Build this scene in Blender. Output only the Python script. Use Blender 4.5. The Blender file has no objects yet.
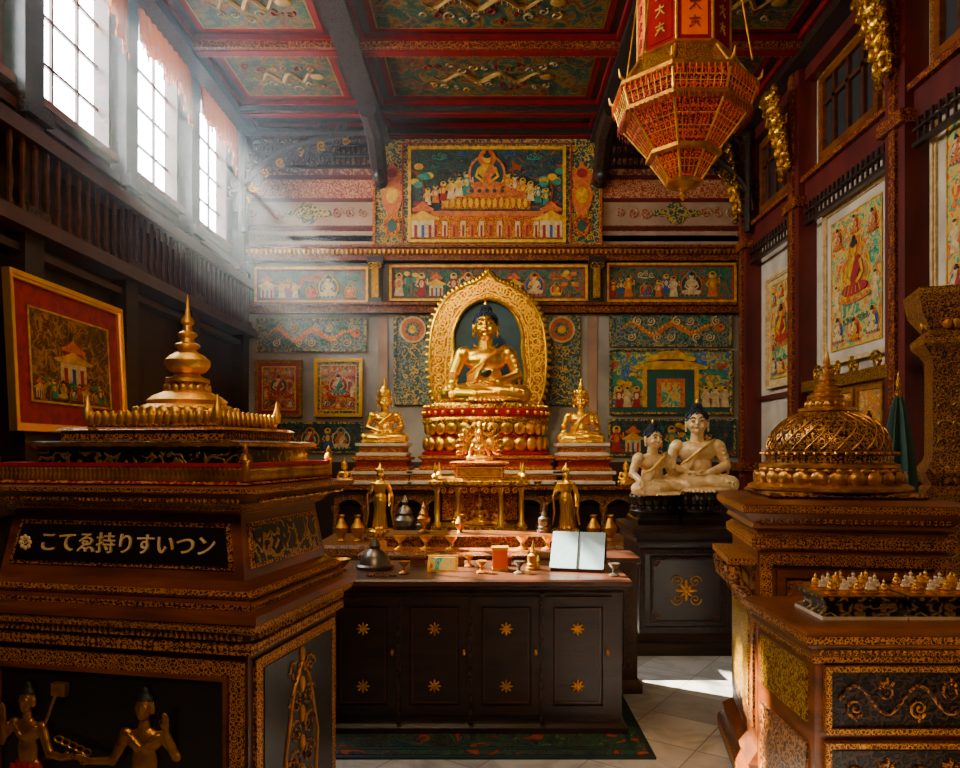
import bpy, bmesh, math, random
from mathutils import Vector, Matrix
random.seed(7)
S = bpy.context.scene
pi = math.pi
cos, sin = math.cos, math.sin

# ------------------------------------------------------------ materials
def _new(name):
    m = bpy.data.materials.new(name); m.use_nodes = True
    nt = m.node_tree; b = nt.nodes['Principled BSDF']
    return m, nt, b
def C(c):
    l = .3*c[0]+.55*c[1]+.15*c[2]
    v = [min(1,max(.0004,l+(x-l)*1.28))**1.15*.96 for x in c]
    return (v[0], v[1], v[2], 1)
def L(nt, a, b): nt.links.new(a, b)
def coords(nt, scale, rot=(0,0,0), loc=(0,0,0)):
    tc = nt.nodes.new('ShaderNodeTexCoord'); mp = nt.nodes.new('ShaderNodeMapping')
    if not hasattr(scale, '__len__'): scale = (scale,)*3
    mp.inputs['Scale'].default_value = scale; mp.inputs['Rotation'].default_value = rot
    mp.inputs['Location'].default_value = loc
    L(nt, tc.outputs['Object'], mp.inputs['Vector']); return mp.outputs['Vector']
def mixc(nt, fac, a, b):
    n = nt.nodes.new('ShaderNodeMix'); n.data_type = 'RGBA'
    if hasattr(fac, 'links'): L(nt, fac, n.inputs[0])
    else: n.inputs[0].default_value = fac
    for v, i in ((a, 6), (b, 7)):
        if hasattr(v, 'links'): L(nt, v, n.inputs[i])
        else: n.inputs[i].default_value = C(v)
    return n.outputs[2]
def math_(nt, op, a, b=None):
    n = nt.nodes.new('ShaderNodeMath'); n.operation = op
    for i, v in enumerate((a, b)):
        if v is None: continue
        if hasattr(v, 'links'): L(nt, v, n.inputs[i])
        else: n.inputs[i].default_value = v
    return n.outputs[0]
def noise(nt, vec, scale=5, detail=3, dist=0):
    n = nt.nodes.new('ShaderNodeTexNoise'); n.inputs['Scale'].default_value = scale
    n.inputs['Detail'].default_value = detail; n.inputs['Distortion'].default_value = dist
    L(nt, vec, n.inputs['Vector']); return n.outputs['Fac']
def bump(nt, h, b, s, d=.01):
    n = nt.nodes.new('ShaderNodeBump'); n.inputs['Strength'].default_value = s; n.inputs['Distance'].default_value = d
    L(nt, h, n.inputs['Height']); L(nt, n.outputs[0], b.inputs['Normal'])
def nmat(name, c1, c2=None, rough=.5, metal=0, scale=6, bmp=0.1, emis=0, stretch=(1,1,1), spec=.5):
    m, nt, b = _new(name)
    c2 = c2 or tuple(x*.6 for x in c1)
    v = coords(nt, stretch)
    f = noise(nt, v, scale, 5, .5)
    r = nt.nodes.new('ShaderNodeMapRange'); r.inputs[1].default_value = .35; r.inputs[2].default_value = .68
    L(nt, f, r.inputs[0])
    col = mixc(nt, r.outputs[0], c1, c2)
    L(nt, col, b.inputs['Base Color'])
    b.inputs['Roughness'].default_value = rough; b.inputs['Metallic'].default_value = metal
    b.inputs['Specular IOR Level'].default_value = spec
    if bmp: bump(nt, noise(nt, v, scale*6, 4), b, bmp)
    if emis:
        L(nt, col, b.inputs['Emission Color']); b.inputs['Emission Strength'].default_value = emis
    return m
def carved(name, c1, c2, scale=12, metal=0, metal2=None, rough=.4, bmp=.5, rand=.7, freq=16, thr=.1, emis=0, spec=.5):
    """c1 = recess, c2 = raised ornament"""
    m, nt, b = _new(name)
    v = coords(nt, scale)
    vo = nt.nodes.new('ShaderNodeTexVoronoi'); vo.inputs['Randomness'].default_value = rand
    vo.inputs['Scale'].default_value = 1
    ad = nt.nodes.new('ShaderNodeVectorMath'); ad.operation = 'ADD'
    nz = nt.nodes.new('ShaderNodeTexNoise'); nz.inputs['Scale'].default_value = 1.6; L(nt, v, nz.inputs['Vector'])
    L(nt, v, ad.inputs[0]); L(nt, nz.outputs['Color'], ad.inputs[1])
    L(nt, ad.outputs[0], vo.inputs['Vector'])
    s = math_(nt, 'SINE', math_(nt, 'MULTIPLY', vo.outputs['Distance'], freq))
    r = nt.nodes.new('ShaderNodeMapRange'); r.inputs[1].default_value = thr-.25; r.inputs[2].default_value = thr+.25
    L(nt, s, r.inputs[0])
    fac = r.outputs[0]
    col = mixc(nt, fac, c1, c2)
    dirt = noise(nt, v, .35, 4)
    col = mixc(nt, math_(nt, 'MULTIPLY', dirt, .45), col, tuple(x*.35 for x in c1))
    L(nt, col, b.inputs['Base Color'])
    if metal2 is not None: L(nt, math_(nt, 'MULTIPLY', fac, metal2), b.inputs['Metallic'])
    else: b.inputs['Metallic'].default_value = metal
    b.inputs['Roughness'].default_value = rough; b.inputs['Specular IOR Level'].default_value = spec
    bump(nt, fac, b, bmp, .012)
    if emis:
        L(nt, col, b.inputs['Emission Color']); b.inputs['Emission Strength'].default_value = emis
    return m
def mural(name, pal, scale=4, line=(.55,.36,.1), dist=1.2, rough=.6):
    m, nt, b = _new(name)
    v = coords(nt, 1)
    f = noise(nt, v, scale, 2.5, dist)
    cr = nt.nodes.new('ShaderNodeValToRGB'); cr.color_ramp.interpolation = 'CONSTANT'
    e = cr.color_ramp.elements
    n = len(pal)
    e[0].position = 0; e[0].color = C(pal[0])
    e[1].position = .36; e[1].color = C(pal[1])
    for i in range(2, n):
        x = e.new(.36+(i-1)*.32/(n-1)); x.color = C(pal[i])
    L(nt, f, cr.inputs[0])
    g = math_(nt, 'ABSOLUTE', math_(nt, 'SINE', math_(nt, 'MULTIPLY', f, 75)))
    g = math_(nt, 'LESS_THAN', g, .16)
    col = mixc(nt, g, cr.outputs[0], line)
    f2 = noise(nt, v, scale*5, 3)
    col = mixc(nt, math_(nt, 'MULTIPLY', f2, .4), col, tuple(x*.3 for x in pal[0]))
    L(nt, col, b.inputs['Base Color']); b.inputs['Roughness'].default_value = rough
    b.inputs['Specular IOR Level'].default_value = .25
    return m

M = {}
M['gold'] = nmat('gold_leaf', (1,.68,.15), (.90,.52,.09), .32, 1, 9, .08)
M['mgold'] = nmat('matt_gold', (.86,.56,.18), (.60,.34,.10), .46, .95, 14, .2)
M['gold2'] = nmat('aged_gold', (.68,.38,.10), (.36,.18,.05), .4, .9, 12, .2)
M['goldc'] = carved('carved_gold', (.40,.17,.03), (1,.68,.16), 14, metal=1, rough=.34, bmp=.8)
M['goldf'] = carved('fine_carved_gold', (.30,.13,.03), (1,.62,.17), 40, metal=.95, rough=.36, bmp=.7)
M['bronze'] = nmat('gilt_bronze', (.64,.36,.14), (.34,.17,.06), .4, .9, 10, .2)
M['bronzef'] = carved('pierced_bronze', (.05,.02,.008), (.74,.43,.17), 46, metal=.8, rough=.4, bmp=1, rand=.15, freq=13, thr=.1)
M['hair'] = nmat('blue_black_hair', (.010,.014,.028), (.014,.02,.038), .5, spec=.3)
M['blackw'] = nmat('black_wood', (.040,.021,.013), (.016,.009,.006), .38, 0, 3, .15, stretch=(1,1,6), spec=.35)
M['blackc'] = carved('carved_black_wood', (.010,.006,.004), (.075,.038,.020), 22, rough=.4, bmp=.8, spec=.35)
M['black'] = nmat('black_lacquer', (.010,.008,.007), (.016,.012,.010), .28)
M['brown'] = nmat('brown_wood', (.20,.072,.025), (.085,.03,.012), .34, 0, 3, .15, stretch=(1,1,5))
M['brownd'] = nmat('dark_brown_wood', (.090,.034,.015), (.040,.016,.009), .36, 0, 3, .15, stretch=(1,1,5))
M['brownc'] = carved('carved_brown_wood', (.07,.022,.010), (.48,.23,.08), 26, rough=.38, bmp=.9)
M['copper'] = carved('carved_copper_band', (.10,.03,.012), (.80,.40,.13), 55, metal=.5, rough=.38, bmp=.8, rand=.2)
M['blackgold'] = carved('black_gold_scroll', (.008,.007,.007), (.55,.35,.13), 16, metal2=.8, rough=.3, bmp=.4, thr=.72, freq=13)
M['maroon'] = nmat('maroon_wood', (.13,.026,.020), (.065,.015,.012), .42, 0, 4, .12, stretch=(1,1,.3), spec=.35)
M['maroonc'] = carved('maroon_gold_carving', (.12,.018,.010), (.44,.19,.055), 16, rough=.45, bmp=.7, thr=.5, spec=.3)
M['red'] = nmat('red_lacquer', (.34,.018,.006), (.2,.010,.004), .45, spec=.3)
M['redgold'] = carved('red_gold_band', (.30,.016,.006), (.85,.50,.13), 24, metal2=.6, rough=.38, bmp=.6, thr=.3, spec=.3)
M['darkwall'] = nmat('dark_panelling', (.056,.028,.020), (.026,.014,.011), .5, 0, 3, .15, stretch=(1,1,.3), spec=.3)
M['plaster'] = nmat('grey_plaster', (.34,.305,.25), (.19,.17,.14), .8, 0, 1.6, .1)
M['cream'] = nmat('cream_plaster', (.60,.51,.39), (.40,.33,.25), .75, 0, 2, .1)
M['pinkw'] = carved('rose_ornament_wall', (.20,.06,.04), (.44,.26,.16), 9, rough=.7, bmp=.1, thr=.3, freq=12)
M['pinkw2'] = carved('rose_ornament_band', (.30,.06,.03), (.56,.34,.19), 16, rough=.7, bmp=.1, thr=.2)
M['palew'] = nmat('pale_rose_plaster', (.40,.27,.18), (.26,.165,.11), .75, 0, 2)
M['greenorn'] = carved('green_ornament_border', (.010,.065,.050), (.56,.36,.11), 12, rough=.6, bmp=.1, thr=.45, freq=14)
M['tealorn'] = carved('teal_ornament_panel', (.02,.08,.09), (.32,.28,.13), 14, rough=.6, bmp=.1, thr=.3, freq=15)
M['teal'] = nmat('dark_teal', (.01,.05,.055), (.008,.03,.035), .6)
M['navy'] = nmat('navy_ground', (.010,.025,.035), (.01,.045,.04), .6, 0, 4)
M['green'] = nmat('green_ground', (.015,.09,.06), (.02,.05,.035), .6, 0, 5)
M['creamp'] = nmat('cream_paint', (.66,.50,.28), (.40,.28,.14), .65, 0, 18)
M['orangep'] = nmat('orange_paint', (.58,.19,.035), (.30,.09,.02), .65, 0, 18)
M['goldp'] = nmat('gold_paint', (.74,.46,.10), (.40,.23,.05), .5, .3, 14)
M['redp'] = nmat('red_paint', (.34,.026,.012), (.18,.014,.008), .65, 0, 14)
M['darkp'] = nmat('dark_paint', (.015,.012,.010), None, .6)
M['jade'] = nmat('jade_paint', (.06,.24,.15), (.03,.12,.08), .65, 0, 18)
M['bluep'] = nmat('blue_paint', (.03,.10,.24), (.02,.05,.13), .65, 0, 18)
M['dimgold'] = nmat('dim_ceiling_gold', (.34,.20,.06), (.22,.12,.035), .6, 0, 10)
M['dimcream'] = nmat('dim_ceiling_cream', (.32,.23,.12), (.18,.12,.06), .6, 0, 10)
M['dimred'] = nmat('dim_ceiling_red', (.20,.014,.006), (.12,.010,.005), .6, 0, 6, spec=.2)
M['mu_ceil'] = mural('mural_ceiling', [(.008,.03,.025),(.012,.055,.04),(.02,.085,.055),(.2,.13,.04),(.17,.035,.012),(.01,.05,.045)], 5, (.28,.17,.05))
M['mu_green'] = mural('mural_green', [(.01,.05,.04),(.015,.10,.07),(.03,.16,.10),(.5,.30,.08),(.45,.07,.02),(.015,.07,.06)], 5)
M['mu_frieze'] = mural('mural_frieze', [(.01,.05,.04),(.012,.08,.06),(.02,.12,.09),(.03,.15,.10),(.33,.06,.02),(.015,.07,.075)], 8, (.5,.33,.1))
M['mu_navy'] = mural('mural_navy', [(.008,.02,.03),(.01,.03,.05),(.01,.05,.05),(.02,.09,.07),(.01,.03,.06),(.3,.07,.02)], 6, (.3,.2,.07))
M['mu_red'] = mural('mural_red', [(.12,.01,.01),(.35,.03,.02),(.5,.06,.03),(.6,.36,.1),(.06,.16,.1),(.3,.02,.02)], 9)
M['mu_blue'] = mural('mural_blue', [(.03,.08,.25),(.05,.17,.38),(.04,.2,.1),(.6,.45,.12),(.1,.3,.14),(.45,.08,.05)], 6, (.6,.5,.3))
M['mu_dark'] = mural('mural_dark_gold', [(.03,.015,.005),(.08,.035,.01),(.16,.07,.02),(.38,.2,.05),(.12,.03,.01),(.05,.03,.01)], 6)
M['mu_light'] = mural('mural_jade', [(.04,.2,.12),(.07,.32,.2),(.5,.45,.22),(.7,.42,.14),(.55,.10,.03),(.10,.34,.21)], 7, (.8,.55,.2))
M['mu_orange'] = mural('mural_orange', [(.3,.08,.02),(.5,.17,.04),(.7,.40,.14),(.12,.2,.09),(.6,.10,.03),(.45,.22,.07)], 8, (.8,.55,.22))
M['white'] = nmat('pale_stone', (.7,.58,.44), (.5,.39,.27), .5)
M['ivory'] = nmat('ivory_gilt_statue', (.84,.68,.43), (.60,.43,.22), .42, .15, 9)
M['lip'] = nmat('lip_red', (.45,.06,.03))
M['glow'] = carved('lantern_lattice_glow', (.10,.008,.002), (.75,.14,.008), 34, rough=.6, bmp=.5, rand=0, freq=12, emis=.16, spec=.2)
M['lred'] = nmat('lantern_red_silk', (.26,.012,.0), (.17,.008,.0), .8, spec=.1)
M['lorange'] = nmat('lantern_orange_silk', (.72,.20,.0), (.60,.14,.0), .8, spec=.1)
M['paper'] = nmat('paper_white', (.50,.66,.72), (.42,.56,.62), .6)
M['pewter'] = nmat('pewter', (.25,.22,.18), (.12,.10,.08), .35, .8)
M['dgreen'] = nmat('dark_green_silk', (.01,.05,.03), (.01,.03,.02), .7)
def cloth_mat():
    m = bpy.data.materials.new('orange_valance_cloth'); m.use_nodes = True; nt = m.node_tree; nt.nodes.clear()
    o = nt.nodes.new('ShaderNodeOutputMaterial'); d = nt.nodes.new('ShaderNodeBsdfDiffuse'); t = nt.nodes.new('ShaderNodeBsdfTranslucent')
    x = nt.nodes.new('ShaderNodeMixShader'); x.inputs[0].default_value = .5
    v = coords(nt, (1,1,1)); f = noise(nt, v, 20, 4)
    c = mixc(nt, f, (.34,.05,.001), (.20,.02,.001))
    L(nt, c, d.inputs[0]); t.inputs[0].default_value = (.10,.018,.0006,1)
    L(nt, d.outputs[0], x.inputs[1]); L(nt, t.outputs[0], x.inputs[2]); L(nt, x.outputs[0], o.inputs[0]); return m
M['cloth'] = cloth_mat()

def floor_mat():
    m, nt, b = _new('marble_tiles')
    v = coords(nt, 1, rot=(0,0,.6))
    br = nt.nodes.new('ShaderNodeTexBrick'); br.offset = 0
    br.inputs['Scale'].default_value = 1.0; br.inputs['Brick Width'].default_value = .42; br.inputs['Row Height'].default_value = .42
    br.inputs['Mortar Size'].default_value = .004; br.inputs['Bias'].default_value = 0
    br.inputs['Color1'].default_value = (.27,.27,.265,1); br.inputs['Color2'].default_value = (.50,.50,.49,1)
    br.inputs['Mortar'].default_value = (.12,.115,.11,1)
    L(nt, v, br.inputs['Vector'])
    n = noise(nt, v, 3, 7, 2.5)
    r = nt.nodes.new('ShaderNodeMapRange'); r.inputs[1].default_value = .42; r.inputs[2].default_value = .7; L(nt, n, r.inputs[0])
    col = mixc(nt, math_(nt, 'MULTIPLY', r.outputs[0], .7), br.outputs['Color'], (.22,.215,.21))
    L(nt, col, b.inputs['Base Color']); b.inputs['Roughness'].default_value = .28
    bump(nt, br.outputs['Fac'], b, -.3, .004)
    return m
M['floor'] = floor_mat()

# ------------------------------------------------------------ mesh builder
def group(name, loc=(0,0,0), rot=0):
    e = bpy.data.objects.new(name, None); e.empty_display_size = .1
    e.location = loc; e.rotation_euler = (0,0,rot)
    S.collection.objects.link(e); return e
class B:
    def __init__(s): s.bm = bmesh.new(); s.mats = []
    def mi(s, mat):
        m = M[mat]
        if m not in s.mats: s.mats.append(m)
        return s.mats.index(m)
    def face(s, vs, i):
        try:
            f = s.bm.faces.new(vs); f.material_index = i; f.smooth = True; return f
        except ValueError: return None
    def box(s, x0, x1, y0, y1, z0, z1, mat):
        i = s.mi(mat)
        v = [s.bm.verts.new(p) for p in ((x0,y0,z0),(x1,y0,z0),(x1,y1,z0),(x0,y1,z0),(x0,y0,z1),(x1,y0,z1),(x1,y1,z1),(x0,y1,z1))]
        for q in ((0,3,2,1),(4,5,6,7),(0,1,5,4),(1,2,6,5),(2,3,7,6),(3,0,4,7)): s.face([v[k] for k in q], i)
    def loft(s, rings, mat, cap=(1,1), closed=True):
        i = s.mi(mat); n = len(rings[0])
        R = [[s.bm.verts.new(p) for p in r] for r in rings]
        for a, b in zip(R[:-1], R[1:]):
            for k in range(n if closed else n-1):
                s.face([a[k], a[(k+1)%n], b[(k+1)%n], b[k]], i)
        if cap[0]: s.face(R[0][::-1], i)
        if cap[1]: s.face(R[-1], i)
    def rect(s, cx, cy, hw, hd, prof, mat):
        s.loft([[(cx-hw-d,cy-hd-d,z),(cx+hw+d,cy-hd-d,z),(cx+hw+d,cy+hd+d,z),(cx-hw-d,cy+hd+d,z)] for d, z in prof], mat)
    def lathe(s, cx, cy, prof, mat, seg=28, sx=1, sy=1, r0=0):
        s.loft([[(cx+max(r,1e-4)*sx*cos(r0+2*pi*k/seg), cy+max(r,1e-4)*sy*sin(r0+2*pi*k/seg), z) for k in range(seg)] for r, z in prof], mat)
    def ell(s, c, r, mat, seg=12, rg=7, rot=None):
        rings = []
        for j in range(rg+1):
            a = -pi/2 + pi*j/rg; a = max(min(a, pi/2-.02), -pi/2+.02)
            ring = []
            for k in range(seg):
                p = Vector((r[0]*cos(a)*cos(2*pi*k/seg), r[1]*cos(a)*sin(2*pi*k/seg), r[2]*sin(a)))
                if rot is not None: p = rot @ p
                ring.append(p+Vector(c))
            rings.append(ring)
        s.loft(rings, mat)
    def tube(s, pts, rads, mat, seg=8, flat=1):
        pts = [Vector(p) for p in pts]
        if not hasattr(rads, '__len__'): rads = [rads]*len(pts)
        rings = []; up = None
        for k, p in enumerate(pts):
            t = (pts[min(k+1,len(pts)-1)]-pts[max(k-1,0)])
            if t.length < 1e-7: t = Vector((0,0,1))
            t.normalize()
            if up is None:
                up = Vector((0,1,0)) if abs(t.y) < .8 else Vector((1,0,0))
            a = t.cross(up)
            if a.length < 1e-4: a = t.cross(Vector((1,0,.3)))
            a.normalize(); b2 = a.cross(t).normalized(); up = b2
            rings.append([p+a*rads[k]*cos(2*pi*q/seg)+b2*rads[k]*flat*sin(2*pi*q/seg) for q in range(seg)])
        s.loft(rings, mat)
    def cap(s, pts, rads, mat, seg=12):
        s.tube(pts, rads, mat, seg)
        for p, r in zip(pts, rads): s.ell(p, (r,r,r), mat, seg, 6)
    def plate(s, pts, y0, y1, mat):
        i = s.mi(mat)
        a = [s.bm.verts.new((x,y0,z)) for x, z in pts]; b = [s.bm.verts.new((x,y1,z)) for x, z in pts]
        n = len(pts)
        s.face(a, i); s.face(b[::-1], i)
        for k in range(n): s.face([a[k], b[k], b[(k+1)%n], a[(k+1)%n]], i)
    def strip(s, outer, inner, y0, y1, mat, closed=False):
        i = s.mi(mat); n = len(outer)
        V = lambda P, y: [s.bm.verts.new((x,y,z)) for x, z in P]
        oa, ia, ob, ib = V(outer,y0), V(inner,y0), V(outer,y1), V(inner,y1)
        for k in range(n if closed else n-1):
            j = (k+1) % n
            s.face([oa[k],oa[j],ia[j],ia[k]], i); s.face([ob[k],ib[k],ib[j],ob[j]], i)
            s.face([oa[k],ob[k],ob[j],oa[j]], i); s.face([ia[k],ia[j],ib[j],ib[k]], i)
    def frame(s, x0, x1, z0, z1, w, y0, y1, mat):
        s.box(x0,x1,y0,y1,z1-w,z1,mat); s.box(x0,x1,y0,y1,z0,z0+w,mat)
        s.box(x0,x0+w,y0,y1,z0+w,z1-w,mat); s.box(x1-w,x1,y0,y1,z0+w,z1-w,mat)
    def disc(s, cx, cz, rx, rz, y0, y1, mat, n=20):
        s.plate([(cx+rx*cos(2*pi*k/n), cz+rz*sin(2*pi*k/n)) for k in range(n)], y0, y1, mat)
    def rosette(s, cx, y, cz, r, mat):
        for k in range(8):
            a = k*pi/4; rr = r if k % 2 == 0 else r*.75
            s.ell((cx+rr*.5*cos(a), y, cz+rr*.5*sin(a)), (rr*.5, r*.12, r*.16), mat, 8, 4, Matrix.Rotation(-a,3,'Y'))
        s.ell((cx,y,cz), (r*.25,r*.2,r*.25), mat, 8, 4)
    def scroll(s, cx, y, cz, r, mat, turns=1.6, a0=0, d=1, th=.1):
        n = int(turns*12); P = []; R = []
        for k in range(n+1):
            t = k/n; rr = r*(1-t*.85); a = a0+d*t*turns*2*pi
            P.append((cx+rr*cos(a), y, cz+rr*sin(a))); R.append(r*th*(1-.4*t))
        s.tube(P, R, mat, 6)
        s.ell(P[-1], (r*.18,)*3, mat, 6, 4)
    def vine(s, x0, x1, y, cz, h, mat, waves=3, leaf=None):
        n = waves*14; P = []
        for k in range(n+1):
            t = k/n; P.append((x0+(x1-x0)*t, y, cz+h*.28*sin(t*waves*2*pi)))
        s.tube(P, h*.035, mat, 6)
        for k in range(waves*2):
            t = (k+.5)/(waves*2); x = x0+(x1-x0)*t; d = -1 if k%2 == 0 else 1
            s.scroll(x, y, cz+d*h*.16, h*.19, mat, 1.4, pi/2*d, d, .16)
            for j in (-1,0,1):
                s.ell((x+h*.16*sin(j*.6)*d*-1,y,cz+d*h*.36*cos(j*.6)), (h*.035,h*.03,h*.09), leaf or mat, 6, 4, Matrix.Rotation(-j*.6*d,3,'Y'))
    def petals(s, cx, cy, z, r, n, h, mat, fat=.5, sx=1, sy=1):
        w = pi*r/n
        for k in range(n):
            a = 2*pi*k/n
            s.ell((cx+r*sx*cos(a), cy+r*sy*sin(a), z+h/2), (w*fat, w*.98, h/2), mat, 8, 6, Matrix.Rotation(a,3,'Z'))
    def row(s, x0, x1, n, fn):
        for k in range(n): fn(x0+(x1-x0)*(k+.5)/n)
    def mesh(s, name):
        me = bpy.data.meshes.new(name)
        bmesh.ops.recalc_face_normals(s.bm, faces=s.bm.faces)
        s.bm.to_mesh(me); s.bm.free()
        for m in s.mats: me.materials.append(m)
        me.set_sharp_from_angle(angle=math.radians(38)); return me
    def done(s, name, parent=None, loc=(0,0,0), rot=0):
        o = bpy.data.objects.new(name, s.mesh(name)); S.collection.objects.link(o)
        o.location = loc; o.rotation_euler = (0,0,rot)
        if parent: o.parent = parent
        return o
def inst(name, me, parent=None, loc=(0,0,0), rot=0, sc=1):
    o = bpy.data.objects.new(name, me); S.collection.objects.link(o)
    o.location = loc; o.rotation_euler = (0,0,rot); o.scale = (sc,)*3
    if parent: o.parent = parent
    return o
def remesh(b, name, vox, mats):
    me = b.mesh(name+'_src'); o = bpy.data.objects.new('tmp', me); S.collection.objects.link(o)
    r = o.modifiers.new('r','REMESH'); r.mode = 'VOXEL'; r.voxel_size = vox; r.use_smooth_shade = True
    sm = o.modifiers.new('s','SMOOTH'); sm.iterations = 2; sm.factor = .5
    dg = bpy.context.evaluated_depsgraph_get(); dg.update()
    out = bpy.data.meshes.new_from_object(o.evaluated_get(dg)); out.name = name
    bpy.data.objects.remove(o)
    out.materials.clear()
    for m in mats: out.materials.append(M[m])
    for p in out.polygons: p.use_smooth = True; p.material_index = 0
    return out

# ------------------------------------------------------------ statues (unit: seated height 1, facing -Y)
def hand(b, w, f, n, side=1, s=1):
    f = Vector(f).normalized(); n = Vector(n); n = (n-f*n.dot(f)).normalized(); t = f.cross(n)*side
    w = Vector(w)
    R = Matrix((t, f, n)).transposed()
    b.ell(w+f*.045*s, (.036*s,.055*s,.018*s), 'gold', 10, 6, R)
    for i, ln in enumerate((.07,.082,.076,.06)):
        st = w+f*.085*s+t*(-.027+.018*i)*s
        m1 = st+f*ln*.5*s+n*.004*s; e = m1+f*ln*.45*s+n*.018*s
        b.cap([st,m1,e], [.0105*s,.0095*s,.008*s], 'gold', 8)
    st = w+f*.02*s-t*.03*s
    b.cap([st, st+f*.035*s-t*.022*s, st+f*.07*s-t*.024*s+n*.01*s], [.013*s,.011*s,.009*s], 'gold', 8)
def head(b, hz=.735, s=1, y=0):
    P = lambda x, yy, z: (x*s, y+yy*s, hz+(z-.735)*s)
    E = lambda c, r: b.ell(P(*c), tuple(q*s for q in r), 'gold', 16, 12)
    E((0,0,.735), (.105,.115,.135)); E((0,-.032,.662), (.072,.072,.062)); E((0,-.02,.69),(.09,.085,.07))
    b.cap([P(0,-.105,.768), P(0,-.124,.735), P(0,-.136,.71)], [.011*s,.014*s,.018*s], 'gold', 8)
    E((-.013,-.12,.706), (.012,.014,.010)); E((.013,-.12,.706), (.012,.014,.010))
    E((0,-.110,.680), (.031,.013,.008)); E((0,-.108,.667), (.025,.014,.009)); E((0,-.098,.635),(.025,.016,.018))
    for q in (-1,1):
        E((q*.043,-.101,.742), (.029,.014,.013))
        b.cap([P(q*.015,-.115,.768), P(q*.045,-.111,.782), P(q*.078,-.088,.765)], [.007*s]*3, 'gold', 6)
        E((q*.05,-.085,.69), (.03,.025,.03))
        E((q*.112,.012,.72), (.014,.03,.055)); E((q*.114,.008,.655), (.011,.016,.032))
def seated(pose='touch', hs=1):
    b = B(); E = lambda c, r: b.ell(c, r, 'gold', 18, 12)
    E((0,.03,.12), (.21,.16,.12)); E((0,.03,.26), (.155,.115,.16)); E((0,.03,.41), (.195,.125,.12)); E((0,.03,.47), (.2,.095,.07))
    b.cap([(0,.03,.5),(0,.015,.64)], [.075,.062], 'gold', 14)
    for q in (-1,1):
        E((q*.205,.03,.475), (.07,.075,.075))
        b.cap([(q*.12,.02,.09),(q*.33,-.15,.085)], [.12,.088], 'gold', 14)
        E((q*.335,-.15,.08),(.075,.085,.08))
        E((q*.10,-.215,.145), (.075,.035,.026))
    b.cap([(-.33,-.16,.08),(-.1,-.26,.07),(.08,-.24,.08)], [.085,.07,.05], 'gold', 14)
    b.cap([(.33,-.16,.08),(.12,-.22,.10),(-.1,-.22,.12)], [.085,.068,.045], 'gold', 14)
    E((0,-.12,.03), (.40,.2,.035)); E((0,-.3,.02), (.14,.06,.02))
    for k in range(9):
        x = -.16+.04*k; b.cap([(x*.6,-.24,.05),(x,-.34-.02*cos(x*9),.015)], [.014,.016], 'gold', 6)
    for k in range(7):
        o = k*.024
        b.tube([(.18-o*.5,.0,.55-o*.4),(.11-o,-.09,.50-o),(0-o*.5,-.11,.41-o*1.1),(-.10,-.10,.33-o*.9),(-.17,-.02,.28-o*.6)], .0135, 'gold', 6)
    for k in range(5):
        b.tube([(.26+k*.012,-.045,.45-.045*k),(.315,0,.37-.045*k),(.25,.085,.34-.045*k)], .0135, 'gold', 6)
    for q in (-1,1):
        for k in range(5):
            b.tube([(q*(.07+.05*k),-.14-.02*k,.20-.012*k),(q*(.15+.05*k),-.23-.01*k,.16-.014*k),(q*(.19+.045*k),-.265+.02*k,.06)], .012, 'gold', 6)
    if pose in ('touch','raise'):
        b.cap([(-.225,.03,.47),(-.30,.02,.27),(-.30,-.17,.19)], [.064,.056,.04], 'gold', 14)
        hand(b, (-.30,-.19,.19), (0,-.6,-.8), (0,.8,-.6), 1, 1.05)
    if pose == 'med':
        b.cap([(-.225,.03,.47),(-.29,.01,.27),(-.10,-.18,.20)], [.064,.056,.036], 'gold', 14)
        hand(b, (-.10,-.18,.20), (1,-.25,0), (0,0,1), -1)
    if pose in ('touch','med'):
        b.cap([(.225,.03,.47),(.29,.01,.27),(.11,-.18,.19)], [.068,.06,.04], 'gold', 14)
        hand(b, (.10,-.19,.185), (-1,-.25,-.05), (0,0,1), 1)
    if pose == 'raise':
        b.cap([(.225,.03,.47),(.29,.0,.26),(.2,-.16,.36)], [.064,.056,.036], 'gold', 14)
        hand(b, (.2,-.165,.37), (0,-.1,1), (0,-1,0), 1)
    head(b, .735, hs)
    return b
ME = {}
for p in ('touch','med','raise'):
    ME[p] = seated(p)
    ME[p] = remesh(ME[p], 'seated_'+p, .0065, ['gold'])
def with_mat(me, mat):
    c = me.copy(); c.materials.clear(); c.materials.append(M[mat]); return c
def hair_part(mat='hair', jewel='gold', curls=True):
    b = B()
    c = Vector((0,.014,.764)); r = (.113,.116,.114)
    b.ell(c, r, mat, 20, 14)
    b.ell((0,.015,.885), (.052,.052,.045), mat, 14, 8)
    if curls:
        n = 260
        for k in range(n):
            z = 1-2*(k+.5)/n; a = k*2.399963; q = (1-z*z)**.5
            d = Vector((q*cos(a), q*sin(a), z))
            p = Vector((c.x+d.x*r[0], c.y+d.y*r[1], c.z+d.z*r[2]))
            if p.z > .80+max(0,-p.y)*.15 or (p.y > -.01 and p.z > .70): b.ell(p, (.013,)*3, mat, 6, 4)
        for k in range(60):
            z = 1-1.3*(k+.5)/60; a = k*2.399963; q = max(0,1-z*z)**.5
            b.ell((.052*q*cos(a), .015+.052*q*sin(a), .885+.045*z), (.011,)*3, mat, 6, 4)
    b.lathe(0,.015,[(.012,.92),(.018,.935),(.014,.955),(.002,.985)], jewel, 10)
    return b.mesh('hair')
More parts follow.
